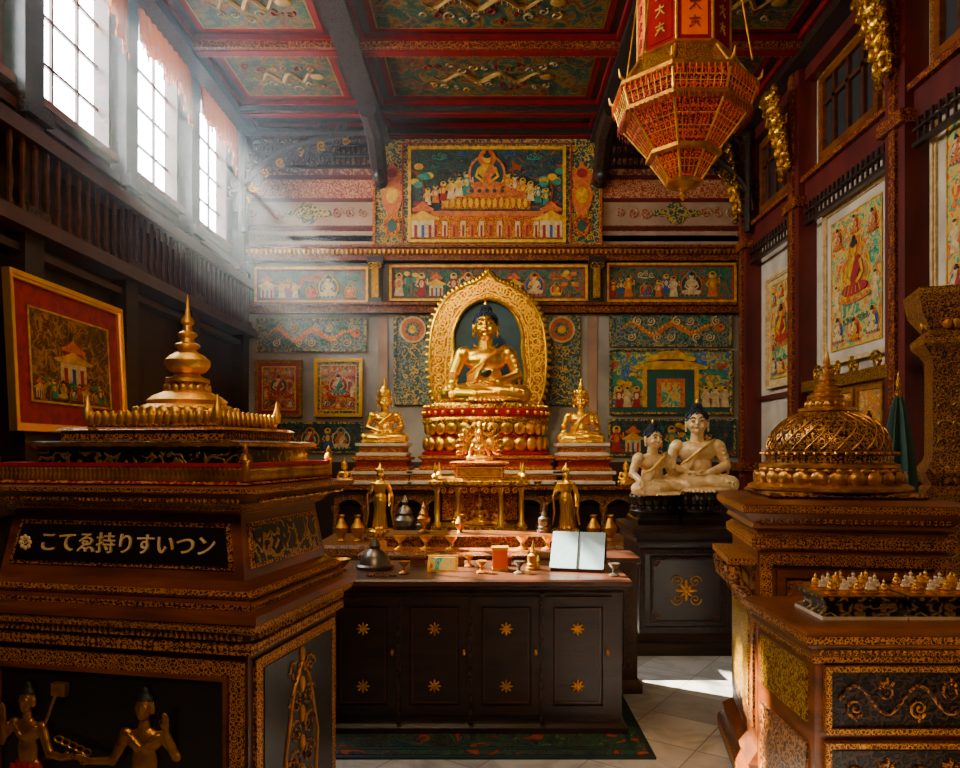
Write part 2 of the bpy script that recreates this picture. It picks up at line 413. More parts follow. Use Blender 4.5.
def crown_part(mat='gold'):
    b = B()
    b.lathe(0,.0,[(.108,.80),(.125,.81),(.125,.835),(.1,.845),(.1,.86),(.085,.89),(.09,.90),(.06,.94),(.062,.95),(.04,.99),(.042,1.0),(.02,1.05),(.022,1.06),(.003,1.13)], mat, 16)
    for k in range(5):
        a = -pi/2+(k-2)*.62
        b.ell((.12*cos(a), .12*sin(a), .875), (.01,.028,.05), mat, 8, 6, Matrix.Rotation(a,3,'Z'))
    for q in (-1,1): b.ell((q*.135,.0,.76),(.012,.03,.06), mat, 8, 6); b.ell((q*.12,-.01,.64),(.018,.018,.025), mat, 8, 6)
    b.tube([(.13*cos(a),-.02-.09*sin(a)*1.0,.545-.085*sin(a)) for a in [pi*k/12 for k in range(13)]], .01, mat, 6)
    b.ell((0,-.112,.455),(.02,.012,.025), mat, 8, 6)
    return b.mesh('crown')
def face_paint():
    b = B()
    for q in (-1,1):
        b.ell((q*.043,-.1125,.741),(.021,.004,.0055),'darkp',8,4)
        b.tube([(q*.015,-.122,.7695),(q*.045,-.1185,.7845),(q*.078,-.095,.767)], .0036,'darkp',5)
    b.ell((0,-.119,.674),(.024,.006,.007),'lip',8,4)
    b.ell((0,-.122,.79),(.007,.004,.007),'lip',8,4)
    return b.mesh('face_paint')
def robe_trim():
    b = B()   # gilt hem and necklace lines, also used on the ivory pair
    b.tube([(.185,-.02,.555),(.11,-.112,.50),(0,-.130,.405),(-.10,-.120,.325),(-.17,-.04,.275)], .008, 'gold', 6)
    b.tube([(.11*cos(a),-.02-.085*sin(a),.565-.05*sin(a)) for a in [pi*k/12 for k in range(13)]], .006, 'gold', 6)
    return b.mesh('robe_trim')
ME['hair'] = hair_part(); ME['crown'] = crown_part(); ME['paint'] = face_paint(); ME['trim'] = robe_trim()

def standing():
    b = B(); E = lambda c, r: b.ell(c, r, 'gold', 14, 10)
    b.lathe(0,0,[(.10,0),(.115,.02),(.10,.1),(.085,.3),(.1,.42),(.095,.5),(.075,.55),(.095,.64),(.11,.7),(.06,.745)],'gold',20,1.05,.7)
    for k in range(7):
        a = pi+pi*(k+.5)/7
        b.tube([(.09*cos(a),.065*sin(a),.45),(.085*cos(a),.06*sin(a),.25),(.115*cos(a),.085*sin(a),.03)], .011,'gold',6)
    b.cap([(0,0,.72),(0,0,.79)],[.035,.03],'gold'); 
    E((0,-.005,.84),(.05,.052,.062)); E((0,-.03,.815),(.03,.03,.03)); E((0,-.057,.835),(.009,.012,.014))
    for q in (-1,1):
        E((q*.11,0,.695),(.035,.035,.035)); E((q*.05,0,.83),(.008,.014,.03))
        E((q*.045,-.09,.012),(.03,.05,.014))
    b.cap([(-.115,0,.69),(-.15,-.01,.56),(-.11,-.1,.6)],[.03,.026,.019],'gold'); hand(b,(-.11,-.1,.6),(0,-.1,1),(0,-1,0),1,.5)
    b.cap([(.115,0,.69),(.155,0,.54),(.15,-.06,.43)],[.03,.026,.019],'gold'); hand(b,(.15,-.065,.425),(0,-.3,-1),(0,-1,.3),1,.5)
    b.tube([(.13,.02,.7),(.2,-.01,.5),(.18,-.02,.25),(.21,-.02,.06)],[.02,.016,.02,.012],'gold')
    b.tube([(-.13,.02,.7),(-.2,-.01,.5),(-.18,-.02,.25),(-.21,-.02,.06)],[.02,.016,.02,.012],'gold')
    b.lathe(0,0,[(.052,.875),(.06,.885),(.045,.92),(.048,.93),(.025,.97),(.003,1.03)],'gold',14)
    for k in range(5):
        a = -pi/2+(k-2)*.6; E((.056*cos(a),.056*sin(a),.91),(.012,.012,.03))
    return remesh(b,'standing_deity_body',.0075,['gold'])
ME['stand'] = standing()

def statue(name, kind, loc, h, rot=0, mat=None, top='hair', paint=False):
    g = group(name, loc, rot)
    me = ME[kind] if not mat else with_mat(ME[kind], mat)
    inst('body', me, g, sc=h)
    if top == 'hair': inst('hair', ME['hair'], g, sc=h)
    if top == 'crown': inst('crown', ME['crown'] if not mat else with_mat(ME['crown'],mat), g, sc=h)
    if paint: inst('face_paint', ME['paint'], g, sc=h); inst('robe_trim', ME['trim'], g, sc=h)
    return g

# ------------------------------------------------------------ flat painted figures
def fig2d(b, cx, cz, h, y, halo='goldp', halo2='green', robe='redp', skin='creamp', lotus='orangep'):
    e = .002
    b.disc(cx,cz+.42*h,.42*h,.44*h,y-e,y,halo); b.disc(cx,cz+.42*h,.37*h,.39*h,y-2*e,y,halo2)
    b.disc(cx,cz+.77*h,.2*h,.2*h,y-3*e,y,halo); b.disc(cx,cz+.77*h,.17*h,.17*h,y-4*e,y,lotus)
    b.disc(cx,cz+.03*h,.46*h,.07*h,y-5*e,y,lotus); b.disc(cx,cz+.06*h,.42*h,.05*h,y-6*e,y,halo)
    b.disc(cx,cz+.16*h,.37*h,.10*h,y-7*e,y,robe)
    P = [(-.09,.2),(-.1,.35),(-.19,.42),(-.2,.55),(-.1,.63),(.1,.63),(.2,.55),(.19,.42),(.1,.35),(.09,.2)]
    b.plate([(cx+u*h,cz+v*h) for u, v in P],y-8*e,y,skin)
    P = [(.09,.19),(.1,.35),(.19,.42),(.2,.55),(.12,.63),(.05,.62),(-.09,.35),(-.1,.2)]
    b.plate([(cx+u*h,cz+v*h) for u, v in P],y-9*e,y,robe)
    for q in (-1,1):
        b.tube([(cx+q*.18*h,y-9*e,cz+.55*h),(cx+q*.25*h,y-9*e,cz+.36*h),(cx+q*.08*h,y-9*e,cz+.24*h)],.035*h,skin,5,flat=.15)
    for k in range(5):
        b.tube([(cx+(-.3+.12*k)*h,y-8*e,cz+.10*h),(cx+(-.22+.09*k)*h,y-8*e,cz+.22*h)],.008*h,halo,4,flat=.3)
        b.disc(cx+(-.34+.17*k)*h,cz+.035*h,.05*h,.045*h,y-7*e,y,halo2,8)
    b.disc(cx,cz+.74*h,.085*h,.11*h,y-10*e,y,skin)
    b.disc(cx,cz+.82*h,.085*h,.06*h,y-11*e,y,'darkp'); b.disc(cx,cz+.9*h,.035*h,.04*h,y-11*e,y,'darkp')
def stand2d(b, cx, cz, h, y, robe='orangep', skin='creamp', halo='goldp'):
    e = .002
    b.disc(cx,cz+.82*h,.15*h,.15*h,y-e,y,halo)
    b.plate([(cx+u*h,cz+v*h) for u, v in [(-.2,0),(-.13,.4),(-.2,.62),(-.08,.72),(.08,.72),(.2,.62),(.13,.4),(.2,0)]],y-2*e,y,robe)
    b.disc(cx,cz+.5*h,.09*h,.15*h,y-3*e,y,skin)
    b.tube([(cx-.15*h,y-4*e,cz+.6*h),(cx-.25*h,y-4*e,cz+.45*h),(cx-.12*h,y-4*e,cz+.38*h)],.03*h,skin,4,flat=.2)
    b.tube([(cx+.15*h,y-4*e,cz+.6*h),(cx+.26*h,y-4*e,cz+.5*h),(cx+.24*h,y-4*e,cz+.72*h)],.03*h,skin,4,flat=.2)
    b.disc(cx,cz+.8*h,.07*h,.09*h,y-4*e,y,skin); b.disc(cx,cz+.87*h,.07*h,.05*h,y-5*e,y,'darkp')
def tree2d(b, cx, cz, h, y, leaf='jade', rs=random):
    b.tube([(cx,y-.003,cz),(cx+.05*h,y-.003,cz+.3*h),(cx-.02*h,y-.003,cz+.6*h)],.03*h,'brown',4,flat=.2)
    for k in range(7):
        b.disc(cx+h*rs.uniform(-.25,.25),cz+h*rs.uniform(.45,.95),h*.13,h*.09,y-.002-.0008*k,y,leaf if k%3 else 'goldp',10)
def palace2d(b, cx, cz, w, h, y):
    b.box(cx-w*.4,cx+w*.4,y-.003,y,cz,cz+h*.45,'creamp')
    for k in range(3): b.box(cx-w*.3+w*.25*k,cx-w*.3+w*.1+w*.25*k,y-.006,y,cz,cz+h*.33,'redp' if k!=1 else 'bluep')
    for z0, q in ((.45,.55),(.7,.36)):
        b.plate([(cx-w*q,cz+h*z0),(cx+w*q,cz+h*z0),(cx+w*q*1.1,cz+h*(z0+.06)),(cx+w*q*.6,cz+h*(z0+.13)),(cx,cz+h*(z0+.27)),(cx-w*q*.6,cz+h*(z0+.13)),(cx-w*q*1.1,cz+h*(z0+.06))],y-.008,y,'goldp' if q>.5 else 'orangep')
        b.box(cx-w*q*.5,cx+w*q*.5,y-.005,y,cz+h*(z0+.1),cz+h*(z0+.25),'redp')
def cloud2d(b, cx, cz, r, y, mat='creamp', rs=random):
    for k in range(3): b.scroll(cx+r*(k-1)*1.1, y-.003, cz+r*.25*(k%2), r*.6, mat, 1.3, rs.uniform(0,6), 1 if k%2 else -1, .2)
    b.tube([(cx-r*1.6,y-.002,cz-r*.5),(cx,y-.002,cz-r*.62),(cx+r*1.7,y-.002,cz-r*.4)],[r*.08,r*.16,r*.03],mat,5,flat=.3)
def scene2d(b, x0, x1, z0, z1, y, seed, dens=1.0):
    rs = random.Random(seed); h = z1-z0; x = x0+h*.25; last = -1
    while x < x1-h*.2:
        c = rs.choice([v for v in range(6) if v != last]); last = c
        R = rs.choice(['orangep','redp','creamp','jade','bluep','goldp']); K = rs.choice(['creamp','goldp','orangep'])
        if c == 0: fig2d(b,x,z0+h*.06,h*.86,y,rs.choice(['goldp','creamp','orangep']),rs.choice(['green','teal','redp','navy','bluep']),R,K,rs.choice(['orangep','redp','jade'])); x += h*.78/dens
        elif c == 1: palace2d(b,x,z0+h*.05,h*.6,h*.85,y); x += h*.72/dens
        elif c == 2: tree2d(b,x-h*.1,z0+h*.04,h*.9,y,rs.choice(['jade','orangep']),rs); x += h*.38/dens
        elif c == 3:
            for j in range(3): stand2d(b,x-h*.2+j*h*.24,z0+h*(.05+.12*(j%2)),h*rs.uniform(.5,.75),y-.004*j,rs.choice(['orangep','redp','jade','creamp','bluep']),K,rs.choice(['goldp','greenorn','orangep']))
            x += h*.85/dens
        elif c == 4: stand2d(b,x-h*.1,z0+h*.05,h*.85,y,R,K); x += h*.42/dens
        else: cloud2d(b,x,z0+h*.75,h*.16,y,rs.choice(['creamp','orangep','jade']),rs); fig2d(b,x,z0+h*.05,h*.5,y,'goldp','redp',R,K,'jade'); x += h*.6/dens
def cloudband(b, cx, cz, w, h, y, mat='orangep', mat2='creamp'):
    n = 60; P = []; R = []
    for k in range(n+1):
        t = k/n; P.append((cx-w/2+w*t, y, cz+h*.16*sin(t*5*pi)+h*.06*sin(t*13))); R.append(h*.075*(.25+sin(pi*t)))
    b.tube(P, R, mat, 6, flat=.05)
    for k in range(3,n-2,2): p = P[k]; b.disc(p[0],p[2]+R[k]*.9,h*.035,h*.05,y-.006,y,'goldp',6)
    b.disc(cx+w/2,cz+h*.05,h*.17,h*.13,y-.008,y,mat); b.disc(cx+w/2+.02,cz+h*.08,h*.04,h*.04,y-.012,y,'darkp',8)
    for k in range(15):
        t = (k+.5)/15; b.scroll(cx-w/2+w*t, y-.004, cz+h*.27*(-1)**k, h*.15, mat2 if k%3 else 'jade', 1.5, k, (-1)**k, .16)

# =============================================================== ROOM
XL, XR, YB, YF, ZC = -3.75, 3.9, 10.8, -1.6, 6.4
WT = .12
b = B(); b.box(XL-WT,XR+.3,YF-.2,YB+.3,-.2,0,'floor'); b.done('floor')
b = B(); b.box(XL-WT,XR+.3,YF-.2,YB+.3,ZC+.02,ZC+.3,'darkwall'); b.done('ceiling')
b = B(); b.box(XL-WT,XR+.3,YF-.2,YF,0,ZC,'darkwall'); b.done('wall_front')
X = lambda u: (u-490)*.015      # wall elevation drawing units, 1.5 cm each
Z = lambda v: 1.6+(450-v)*.015
b = B(); b.box(XL-WT,XR+.3,YB,YB+.3,0,ZC+.02,'plaster'); b.done('wall_back')
W = group('mural_wall_decoration',(0,YB,0))
b = B(); yb = 0.0
for x0, x1 in ((240,376),(600,750)):
    b.box(X(x0),X(x1),-.02,yb,Z(250),Z(133),'pinkw')
    b.box(X(x0),X(x1),-.03,yb,Z(226),Z(203),'palew')
    for v in (178,201,229): b.box(X(x0),X(x1),-.04,yb,Z(v+2),Z(v-2),'maroon')
    b.box(X(x0),X(x1),-.03,yb,Z(199),Z(181),'pinkw2')
    b.box(X(x0),X(x1),-.03,yb,Z(246),Z(232),'palew')
    b.box(X(x0),X(x1),-.03,yb,Z(242),Z(236),'pinkw2')
    c = (x0+x1)/2
    b.plate([(X(c)+.3*cos(a)*(1+.3*cos(4*a)),Z(214)+.13*sin(a)*(1+.3*cos(4*a))) for a in [2*pi*k/40 for k in range(40)]],-.045,0,'greenorn')
    for q in (-1,1):
        for j in range(3): b.scroll(X(c)+q*(.45+.19*j),-.035,Z(214),.09-.01*j,'pinkw2',1.5,j,q,.16)
    for k in range(26):
        u = x0+4+(x1-x0-8)*k/25
        b.box(X(u)-.01,X(u)+.01,-.06,yb,Z(168),Z(148),'blackw')
    for v in (146,157,168): b.box(X(x0),X(x1),-.07,yb,Z(v+1.4),Z(v-1.4),'blackw')
b.done('painted_bands',W)
b = B()
b.box(X(374),X(601),-.10,0,Z(249),Z(135),'greenorn')
b.frame(X(374),X(601),Z(249),Z(135),.04,-.13,0,'redgold')
b.box(X(411),X(563),-.12,-.05,Z(243),Z(152),'mu_navy')
b.frame(X(409),X(565),Z(245),Z(150),.045,-.14,-.05,'goldp'); b.frame(X(403),X(571),Z(249),Z(146),.02,-.12,-.05,'redp')
b.box(X(411),X(563),-.13,-.05,Z(241),Z(217),'redgold')
for u in range(416,560,9):
    b.box(X(u),X(u+5),-.137,-.05,Z(239),Z(224),'creamp' if (u//9)%2 else 'orangep'); b.box(X(u+1.5),X(u+3.5),-.141,-.05,Z(239),Z(228),'redp')
b.box(X(425),X(551),-.135,-.05,Z(219),Z(214),'orangep')
b.box(X(442),X(530),-.135,-.05,Z(212),Z(199),'redgold')
for k in range(14): b.disc(X(447+k*6),Z(206),.03,.07,-.142,-.1,'goldp',10)
b.box(X(452),X(520),-.14,-.05,Z(200),Z(196),'orangep')
fig2d(b,X(487),Z(196),.66,-.14,'orangep','teal','orangep','goldp')
rs = random.Random(11)
for q in (-1,1):
    for k in range(6): stand2d(b,X(487)+q*(.30+.115*k),Z(198)-.03*k,.36-.02*k,-.137-.003*(k%2),rs.choice(['orangep','creamp','redp','jade']),rs.choice(['goldp','creamp']),rs.choice(['goldp','greenorn']))
    tree2d(b,X(487)+q*.95,Z(205),.55,-.13,'jade',rs)
    cloud2d(b,X(487)+q*.7,Z(160),.07,-.125,'jade',rs); cloud2d(b,X(487)+q*.35,Z(157),.05,-.125,'bluep',rs)
    cx = X(487)+q*.95
    palace2d(b,cx,Z(240),.42,.55,-.14)
    cx = X(393) if q < 0 else X(581)
    b.plate([(cx+u*.13,Z(205)+v*.16) for u, v in [(-.5,-1.6),(.5,-1.6),(.4,-1.2),(1,-.3),(1.3,.8),(.9,1.6),(1.2,2.6),(.5,3.2),(0,3.8),(-.5,3.2),(-1.2,2.6),(-.9,1.6),(-1.3,.8),(-1,-.3),(-.4,-1.2)]],-.115,-.05,'orangep')
    b.disc(cx,Z(198),.09,.12,-.12,-.05,'goldp'); b.disc(cx,Z(176),.08,.07,-.12,-.05,'redp'); b.disc(cx,Z(228),.13,.16,-.116,-.05,'redgold')
    b.disc(cx,Z(228),.07,.09,-.12,-.05,'green')
    for j in range(5):
        for q2 in (-1,1): b.scroll(cx+q2*.12,-.11,Z(240)+.33*j,.06,'goldp',1.4,j,q2,.15)
b.done('upper_mural',W)
b = B()
def cornice(z0, z1, dep, mat, mat2):
    b.box(XL,XR,-dep,0,z0,z1,mat)
    b.box(XL,XR,-dep-.05,0,z1-.04,z1,mat2); b.box(XL,XR,-dep-.02,0,z0,z0+.03,mat2)
cornice(Z(263),Z(248),.14,'maroonc','maroonc'); cornice(Z(314),Z(304),.10,'maroonc','maroonc')
b.row(XL,XR,110,lambda x: b.box(x-.014,x+.014,-.20,-.14,Z(257),Z(253),'gold2'))
for u in (248,377,595,742):
    b.box(X(u)-.09,X(u)+.09,-.16,0,Z(304),Z(262),'blackc'); b.box(X(u)-.12,X(u)+.12,-.22,0,Z(268),Z(260),'blackc')
    b.box(X(u)-.05,X(u)+.05,-.2,-.1,Z(300),Z(270),'goldf')
    b.scroll(X(u)-.05,-.24,Z(270),.06,'goldc',1.4,0,1,.2); b.scroll(X(u)+.05,-.24,Z(270),.06,'goldc',1.4,pi,-1,.2)
b.done('cornice',W)
b = B()
for x0, x1, v0, v1, sd in ((256,369,304,268,1),(390,587,302,266,5),(606,735,303,264,9)):
    b.box(X(x0),X(x1),-.05,0,Z(v0),Z(v1),'mu_frieze'); b.frame(X(x0),X(x1),Z(v0),Z(v1),.035,-.08,0,'goldp')
    b.frame(X(x0)+.035,X(x1)-.035,Z(v0)+.035,Z(v1)-.035,.02,-.07,0,'redp')
    scene2d(b,X(x0)+.08,X(x1)-.08,Z(v0)+.06,Z(v1)-.06,-.05,sd)
b.done('frieze_panels',W)
b = B()
def dragon_panel(x0,x1,v0,v1,mat,c1='orangep'):
    b.box(X(x0),X(x1),-.03,0,Z(v0),Z(v1),mat); b.frame(X(x0),X(x1),Z(v0),Z(v1),.03,-.045,0,'greenorn')
    cloudband(b,(X(x0)+X(x1))/2,(Z(v0)+Z(v1))/2,(X(x1)-X(x0))*.8,(Z(v1)-Z(v0))*.85,-.035,c1)
dragon_panel(257,367,352,319,'tealorn'); dragon_panel(609,731,347,312,'tealorn')
for x0, x1, v0, v1, sd in ((250,363,453,422,21),(608,735,456,419,33)):
    b.box(X(x0),X(x1),-.03,0,Z(v0),Z(v1),'mu_navy'); b.frame(X(x0),X(x1),Z(v0),Z(v1),.03,-.045,0,'greenorn')
    scene2d(b,X(x0)+.05,X(x1)-.05,Z(v0)+.04,Z(v1)-.04,-.035,sd)
for x0, x1 in ((394,432),(543,580)):
    b.box(X(x0),X(x1),-.03,0,Z(405),Z(316),'tealorn'); b.frame(X(x0),X(x1),Z(405),Z(316),.04,-.045,0,'greenorn')
    cx = (X(x0)+X(x1))/2
    for r, mt, y in ((.2,'creamp',-.05),(.17,'orangep',-.055),(.11,'tealorn',-.06),(.06,'goldp',-.065)): b.disc(cx,Z(330),r,r,y,0,mt)
    for v in (352,372,392): b.plate([(cx+.16*cos(a)*(1+.35*cos(5*a)),Z(v)+.12*sin(a)*(1+.35*cos(5*a))) for a in [2*pi*k/40 for k in range(40)]],-.04,0,'greenorn')
for u in (383,592):
    b.box(X(u)-.07,X(u)+.07,-.02,0,Z(480),Z(316),'palew')
b.box(XL,XR,-.05,0,0,Z(462),'darkwall')
b.done('lower_wall_panels',W)

def framed(name, loc, rot, w, h, fm='goldf', matm='redp', canvas='mu_dark', fw=.05, mw=.0, content=None, tilt=0):
    g = group(name, loc, rot)
    if tilt: g.rotation_euler = (tilt,0,rot)
    b = B()
    b.box(-w/2+.01,w/2-.01,-.02,0,-h/2+.01,h/2-.01,matm)
    for k, d in ((0,.06),(1,.045)):
        f0 = fw*.6*k
        b.frame(-w/2+f0,w/2-f0,-h/2+f0,h/2-f0,fw*(.6 if k==0 else .4),-d,0,fm)
    b.box(-w/2+fw+mw,w/2-fw-mw,-.025,0,-h/2+fw+mw,h/2-fw-mw,canvas)
    if mw: b.frame(-w/2+fw+mw,w/2-fw-mw,-h/2+fw+mw,h/2-fw-mw,.015,-.032,0,'goldp')
    if content: content(b, w-2*fw-2*mw, h-2*fw-2*mw)
    b.done('framed_picture',g); return g
def thangka(seed, halo='orangep', halo2='jade', robe='redp', skin='creamp'):
    def f(b, w, h):
        rs = random.Random(seed); y = -.027; s = min(w*.75,h*.5)
        fig2d(b,0,-h*.16,s,y,halo,halo2,robe,skin,'orangep')
        for q in (-1,1):
            fig2d(b,q*w*.34,h*.27,s*.34,y,'goldp',rs.choice(['redp','bluep']),'orangep'); fig2d(b,q*w*.34,-h*.44,s*.4,y,'goldp','bluep',rs.choice(['redp','creamp']))
            stand2d(b,q*w*.38,-h*.2,s*.42,y,rs.choice(['orangep','creamp','redp']))
            cloud2d(b,q*w*.27,h*.17,s*.08,y,'creamp',rs); cloud2d(b,q*w*.15,-h*.3,s*.08,y,'jade',rs)
        fig2d(b,0,h*.33,s*.28,y,'goldp','redp','orangep'); fig2d(b,0,-h*.46,s*.36,y,'orangep','redp','goldp')
    return f
framed('framed_thangka_painting',(X(279.5),YB-.01,Z(388.5)),0,X(303)-X(256),Z(360)-Z(417),'goldf','redp','mu_red',.05,.05,thangka(1,'orangep','green','redp'))
framed('framed_thangka_painting',(X(339),YB-.01,Z(388)),0,X(363)-X(315),Z(359)-Z(417),'gold','greenorn','mu_red',.05,.04,thangka(2,'creamp','redp','jade'))
def pagoda(b, w, h):
    y = -.03
    rs = random.Random(4)
    for k in range(7): cloud2d(b,rs.uniform(-.45,.45)*w,rs.uniform(.2,.42)*h,.06,y,rs.choice(['creamp','jade','bluep']),rs)
    for u in (-.42,-.3,.3,.44): tree2d(b,u*w,-h*.35,h*.55,y,'jade',rs)
    b.box(-w*.24,w*.24,y-.004,0,-h*.42,h*.3,'goldp'); b.box(-w*.2,w*.2,y-.008,0,-h*.42,h*.2,'green'); b.box(-w*.12,w*.12,y-.012,0,-h*.42,h*.05,'orangep')
    b.box(-w*.08,w*.08,y-.016,0,-h*.42,-h*.02,'mu_light')
    for z0, q in ((.2,.3),(.34,.2)):
        b.plate([(-w*q,h*z0),(w*q,h*z0),(w*q*1.08,h*(z0+.05)),(w*q*.7,h*(z0+.1)),(w*q*.3,h*(z0+.17)),(-w*q*.3,h*(z0+.17)),(-w*q*.7,h*(z0+.1)),(-w*q*1.08,h*(z0+.05))],y-.02,0,'goldp')
    for q in (-1,1): b.box(q*w*.22-.03,q*w*.22+.03,y-.018,0,-h*.42,h*.2,'goldp')
    b.box(-w*.5,w*.5,y-.004,0,-h*.5,-h*.42,'green')
    for u in (-.44,-.37,-.29,.3,.38,.46): stand2d(b,u*w,-h*.42,h*.36,y-.01,rs.choice(['redp','creamp','orangep']))
framed('palace_wall_painting',(X(670),YB-.01,Z(382)),0,X(731)-X(609),Z(350)-Z(415),'greenorn','navy','mu_blue',.035,0,pagoda)

# ---------------- ceiling coffers
b = B()
for x in (-3.55,-1.62,1.62,3.7):
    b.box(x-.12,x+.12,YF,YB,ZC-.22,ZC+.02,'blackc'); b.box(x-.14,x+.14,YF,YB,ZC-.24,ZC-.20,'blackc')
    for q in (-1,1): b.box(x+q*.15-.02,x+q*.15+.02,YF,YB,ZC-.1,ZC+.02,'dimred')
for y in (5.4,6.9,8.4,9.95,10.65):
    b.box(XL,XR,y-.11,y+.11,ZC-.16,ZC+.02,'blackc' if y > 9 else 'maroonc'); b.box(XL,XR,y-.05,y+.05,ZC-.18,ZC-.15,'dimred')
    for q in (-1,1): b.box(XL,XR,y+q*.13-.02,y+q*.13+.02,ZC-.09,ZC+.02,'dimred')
b.done('trim_1')
b = B(); rs = random.Random(5)
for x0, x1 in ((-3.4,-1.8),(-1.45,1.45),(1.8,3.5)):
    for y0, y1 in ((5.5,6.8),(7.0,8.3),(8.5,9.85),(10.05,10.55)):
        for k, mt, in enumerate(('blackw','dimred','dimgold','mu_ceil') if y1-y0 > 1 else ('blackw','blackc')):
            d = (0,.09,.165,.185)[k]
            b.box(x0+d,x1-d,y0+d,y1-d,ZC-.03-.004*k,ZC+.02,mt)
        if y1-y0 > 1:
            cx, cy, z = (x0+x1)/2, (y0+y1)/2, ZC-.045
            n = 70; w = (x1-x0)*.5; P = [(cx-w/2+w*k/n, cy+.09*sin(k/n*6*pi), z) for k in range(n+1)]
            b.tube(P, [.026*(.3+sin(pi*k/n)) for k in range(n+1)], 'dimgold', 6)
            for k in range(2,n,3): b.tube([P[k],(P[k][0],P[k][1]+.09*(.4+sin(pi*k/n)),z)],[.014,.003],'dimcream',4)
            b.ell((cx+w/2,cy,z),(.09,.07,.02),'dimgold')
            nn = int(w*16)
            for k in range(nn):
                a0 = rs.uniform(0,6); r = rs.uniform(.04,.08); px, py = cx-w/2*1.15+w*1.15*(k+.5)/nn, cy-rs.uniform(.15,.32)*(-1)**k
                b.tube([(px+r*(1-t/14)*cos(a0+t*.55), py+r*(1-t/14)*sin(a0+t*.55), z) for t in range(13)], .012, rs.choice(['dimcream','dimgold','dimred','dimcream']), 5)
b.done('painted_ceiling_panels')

def tracery(name, x0, x1, y, z0, z1):
    b = B(); d = 1 if x1 > x0 else -1; n = 24; w = abs(x1-x0); h = z1-z0
    P = [(x0+d*w*(1-cos(pi/2*k/n)), y, z0+h*sin(pi/2*k/n)) for k in range(n+1)]
    b.tube(P, .05, 'blackc', 8)
    for k in range(2, n, 2):
        p = P[k]; b.scroll(p[0]-d*.10, y, p[2]+.10, .11, 'blackc', 1.5, k, d, .2)
    for k in range(1, n, 1):
        p = P[k]; b.scroll(p[0]+d*.07, y, p[2]-.08, .07, 'blackc' if k%3 else 'gold2', 1.3, k, -d, .25)
    for k in range(7):
        b.scroll(x0+d*w*.09*(k+1.6), y, z1-.18-.03*k, .13, 'blackc', 1.4, k, (-1)**k, .18)
        b.tube([(x0+d*w*.12*(k+.5),y,z1),(x0+d*w*.12*(k+.5),y,z0+h*math.sqrt(max(0,1-(1-.12*(k+.5))**2)))],.012,'blackc',5)
    b.tube([(x0,y,z1),(x1,y,z1)], .05, 'blackc'); b.tube([(x0+d*.06,y,z0-.3),(x0+d*.06,y,z1)], .06, 'blackc')
    b.done(name)
tracery('carved_arch_bracket', XL+.17, -1.78, 10.25, 5.0, 6.1)
tracery('carved_arch_bracket', XR-.17, 1.78, 10.25, 5.0, 6.1)
b = B()
for x in (-1.62,1.62):
    b.tube([(x,10.72,5.55),(x,10.45,5.75),(x,10.1,6.06),(x,9.5,6.1)],[.1,.12,.13,.12],'blackc',8)
    b.ell((x,10.5,5.6),(.09,.14,.1),'blackc')
b.done('beam_corbels')

# ---------------- left wall
wins = [(4.35,5.5),(5.9,7.07),(7.4,8.6),(9.0,10.2)]  # first entry: unseen window, added to the row for extra light
ZS, ZT = 4.5, 6.15
b = B()
b.box(XL-WT,XL,YF,YB,0,ZS,'darkwall'); b.box(XL-WT,XL,YF,YB,ZT,ZC,'darkwall')
ys = [YF]+[v for w in wins for v in w]+[YB]
for k in range(0,len(ys),2): b.box(XL-WT,XL,ys[k],ys[k+1],ZS,ZT,'darkwall')
b.done('wall_left')
for i, (y0, y1) in enumerate(wins):
    g = group('window_%d' % (i+1), (XL,(y0+y1)/2,0), pi/2)
    b = B(); hw = (y1-y0)/2
    b.frame(-hw,hw,ZS,ZT,.045,-.03,WT,'brownd'); b.box(-hw-.06,hw+.06,-.09,0,ZS-.07,ZS,'brown')
    for k in (1,2): x = -hw+2*hw*k/3; b.box(x-.014,x+.014,.07,.095,ZS,ZT,'brownd')
    for k in (1,2,3): z = ZS+(ZT-ZS)*k/4; b.box(-hw,hw,.07,.095,z-.014,z+.014,'brownd')
    b.done('frame',g)
    b = B(); n = 80
    top = []; bot = []; mid = []
    for k in range(n+1):
        t = k/n; x = -hw-.03+(2*hw+.06)*t; yy = -.17+.028*sin(t*60)
        top.append((x,-.12+.01*sin(t*60),ZT+.12)); mid.append((x,yy,ZT-.10)); bot.append((x,yy-.01,ZT-.30-.13*abs(sin(t*pi*3))-.34*max(0,t-.8)*5))
    b.loft([top,mid,bot],'cloth',(0,0),False)
    b.tube([(-hw-.08,-.12,ZT+.13),(hw+.08,-.12,ZT+.13)],.03,'gold2')
    for p in bot[::4]: b.ell((p[0],p[1],p[2]-.03),(.010,.010,.04),'orangep',6,4)
    b.done('valance',g)
b = B()
for y in (2.4,4.0,5.68,7.23,8.8,10.6):
    b.box(XL,XL+.16,y-.12,y+.12,0,ZC-.25,'blackw'); b.box(XL,XL+.2,y-.15,y+.15,3.35,3.5,'blackc'); b.box(XL,XL+.22,y-.16,y+.16,4.2,4.32,'blackc')
for z0, z1, d, mt in ((3.28,3.4,.26,'brownd'),(3.98,4.10,.24,'brownd'),(4.22,4.30,.12,'brownd'),(3.14,3.2,.12,'brownd'),(.0,.3,.08,'darkwall'),(1.1,1.2,.08,'darkwall')):
    b.box(XL,XL+d,YF,YB,z0,z1,mt)
y = 2.5
while y < YB-.1:
    b.lathe(XL+.18,y,[(.016,3.4),(.03,3.45),(.016,3.5),(.028,3.62),(.016,3.76),(.024,3.9),(.016,3.98)],'brownd',6); y += .15
b.done('posts_and_balustrade')  # gallery balustrade with its posts and rails along the left wall
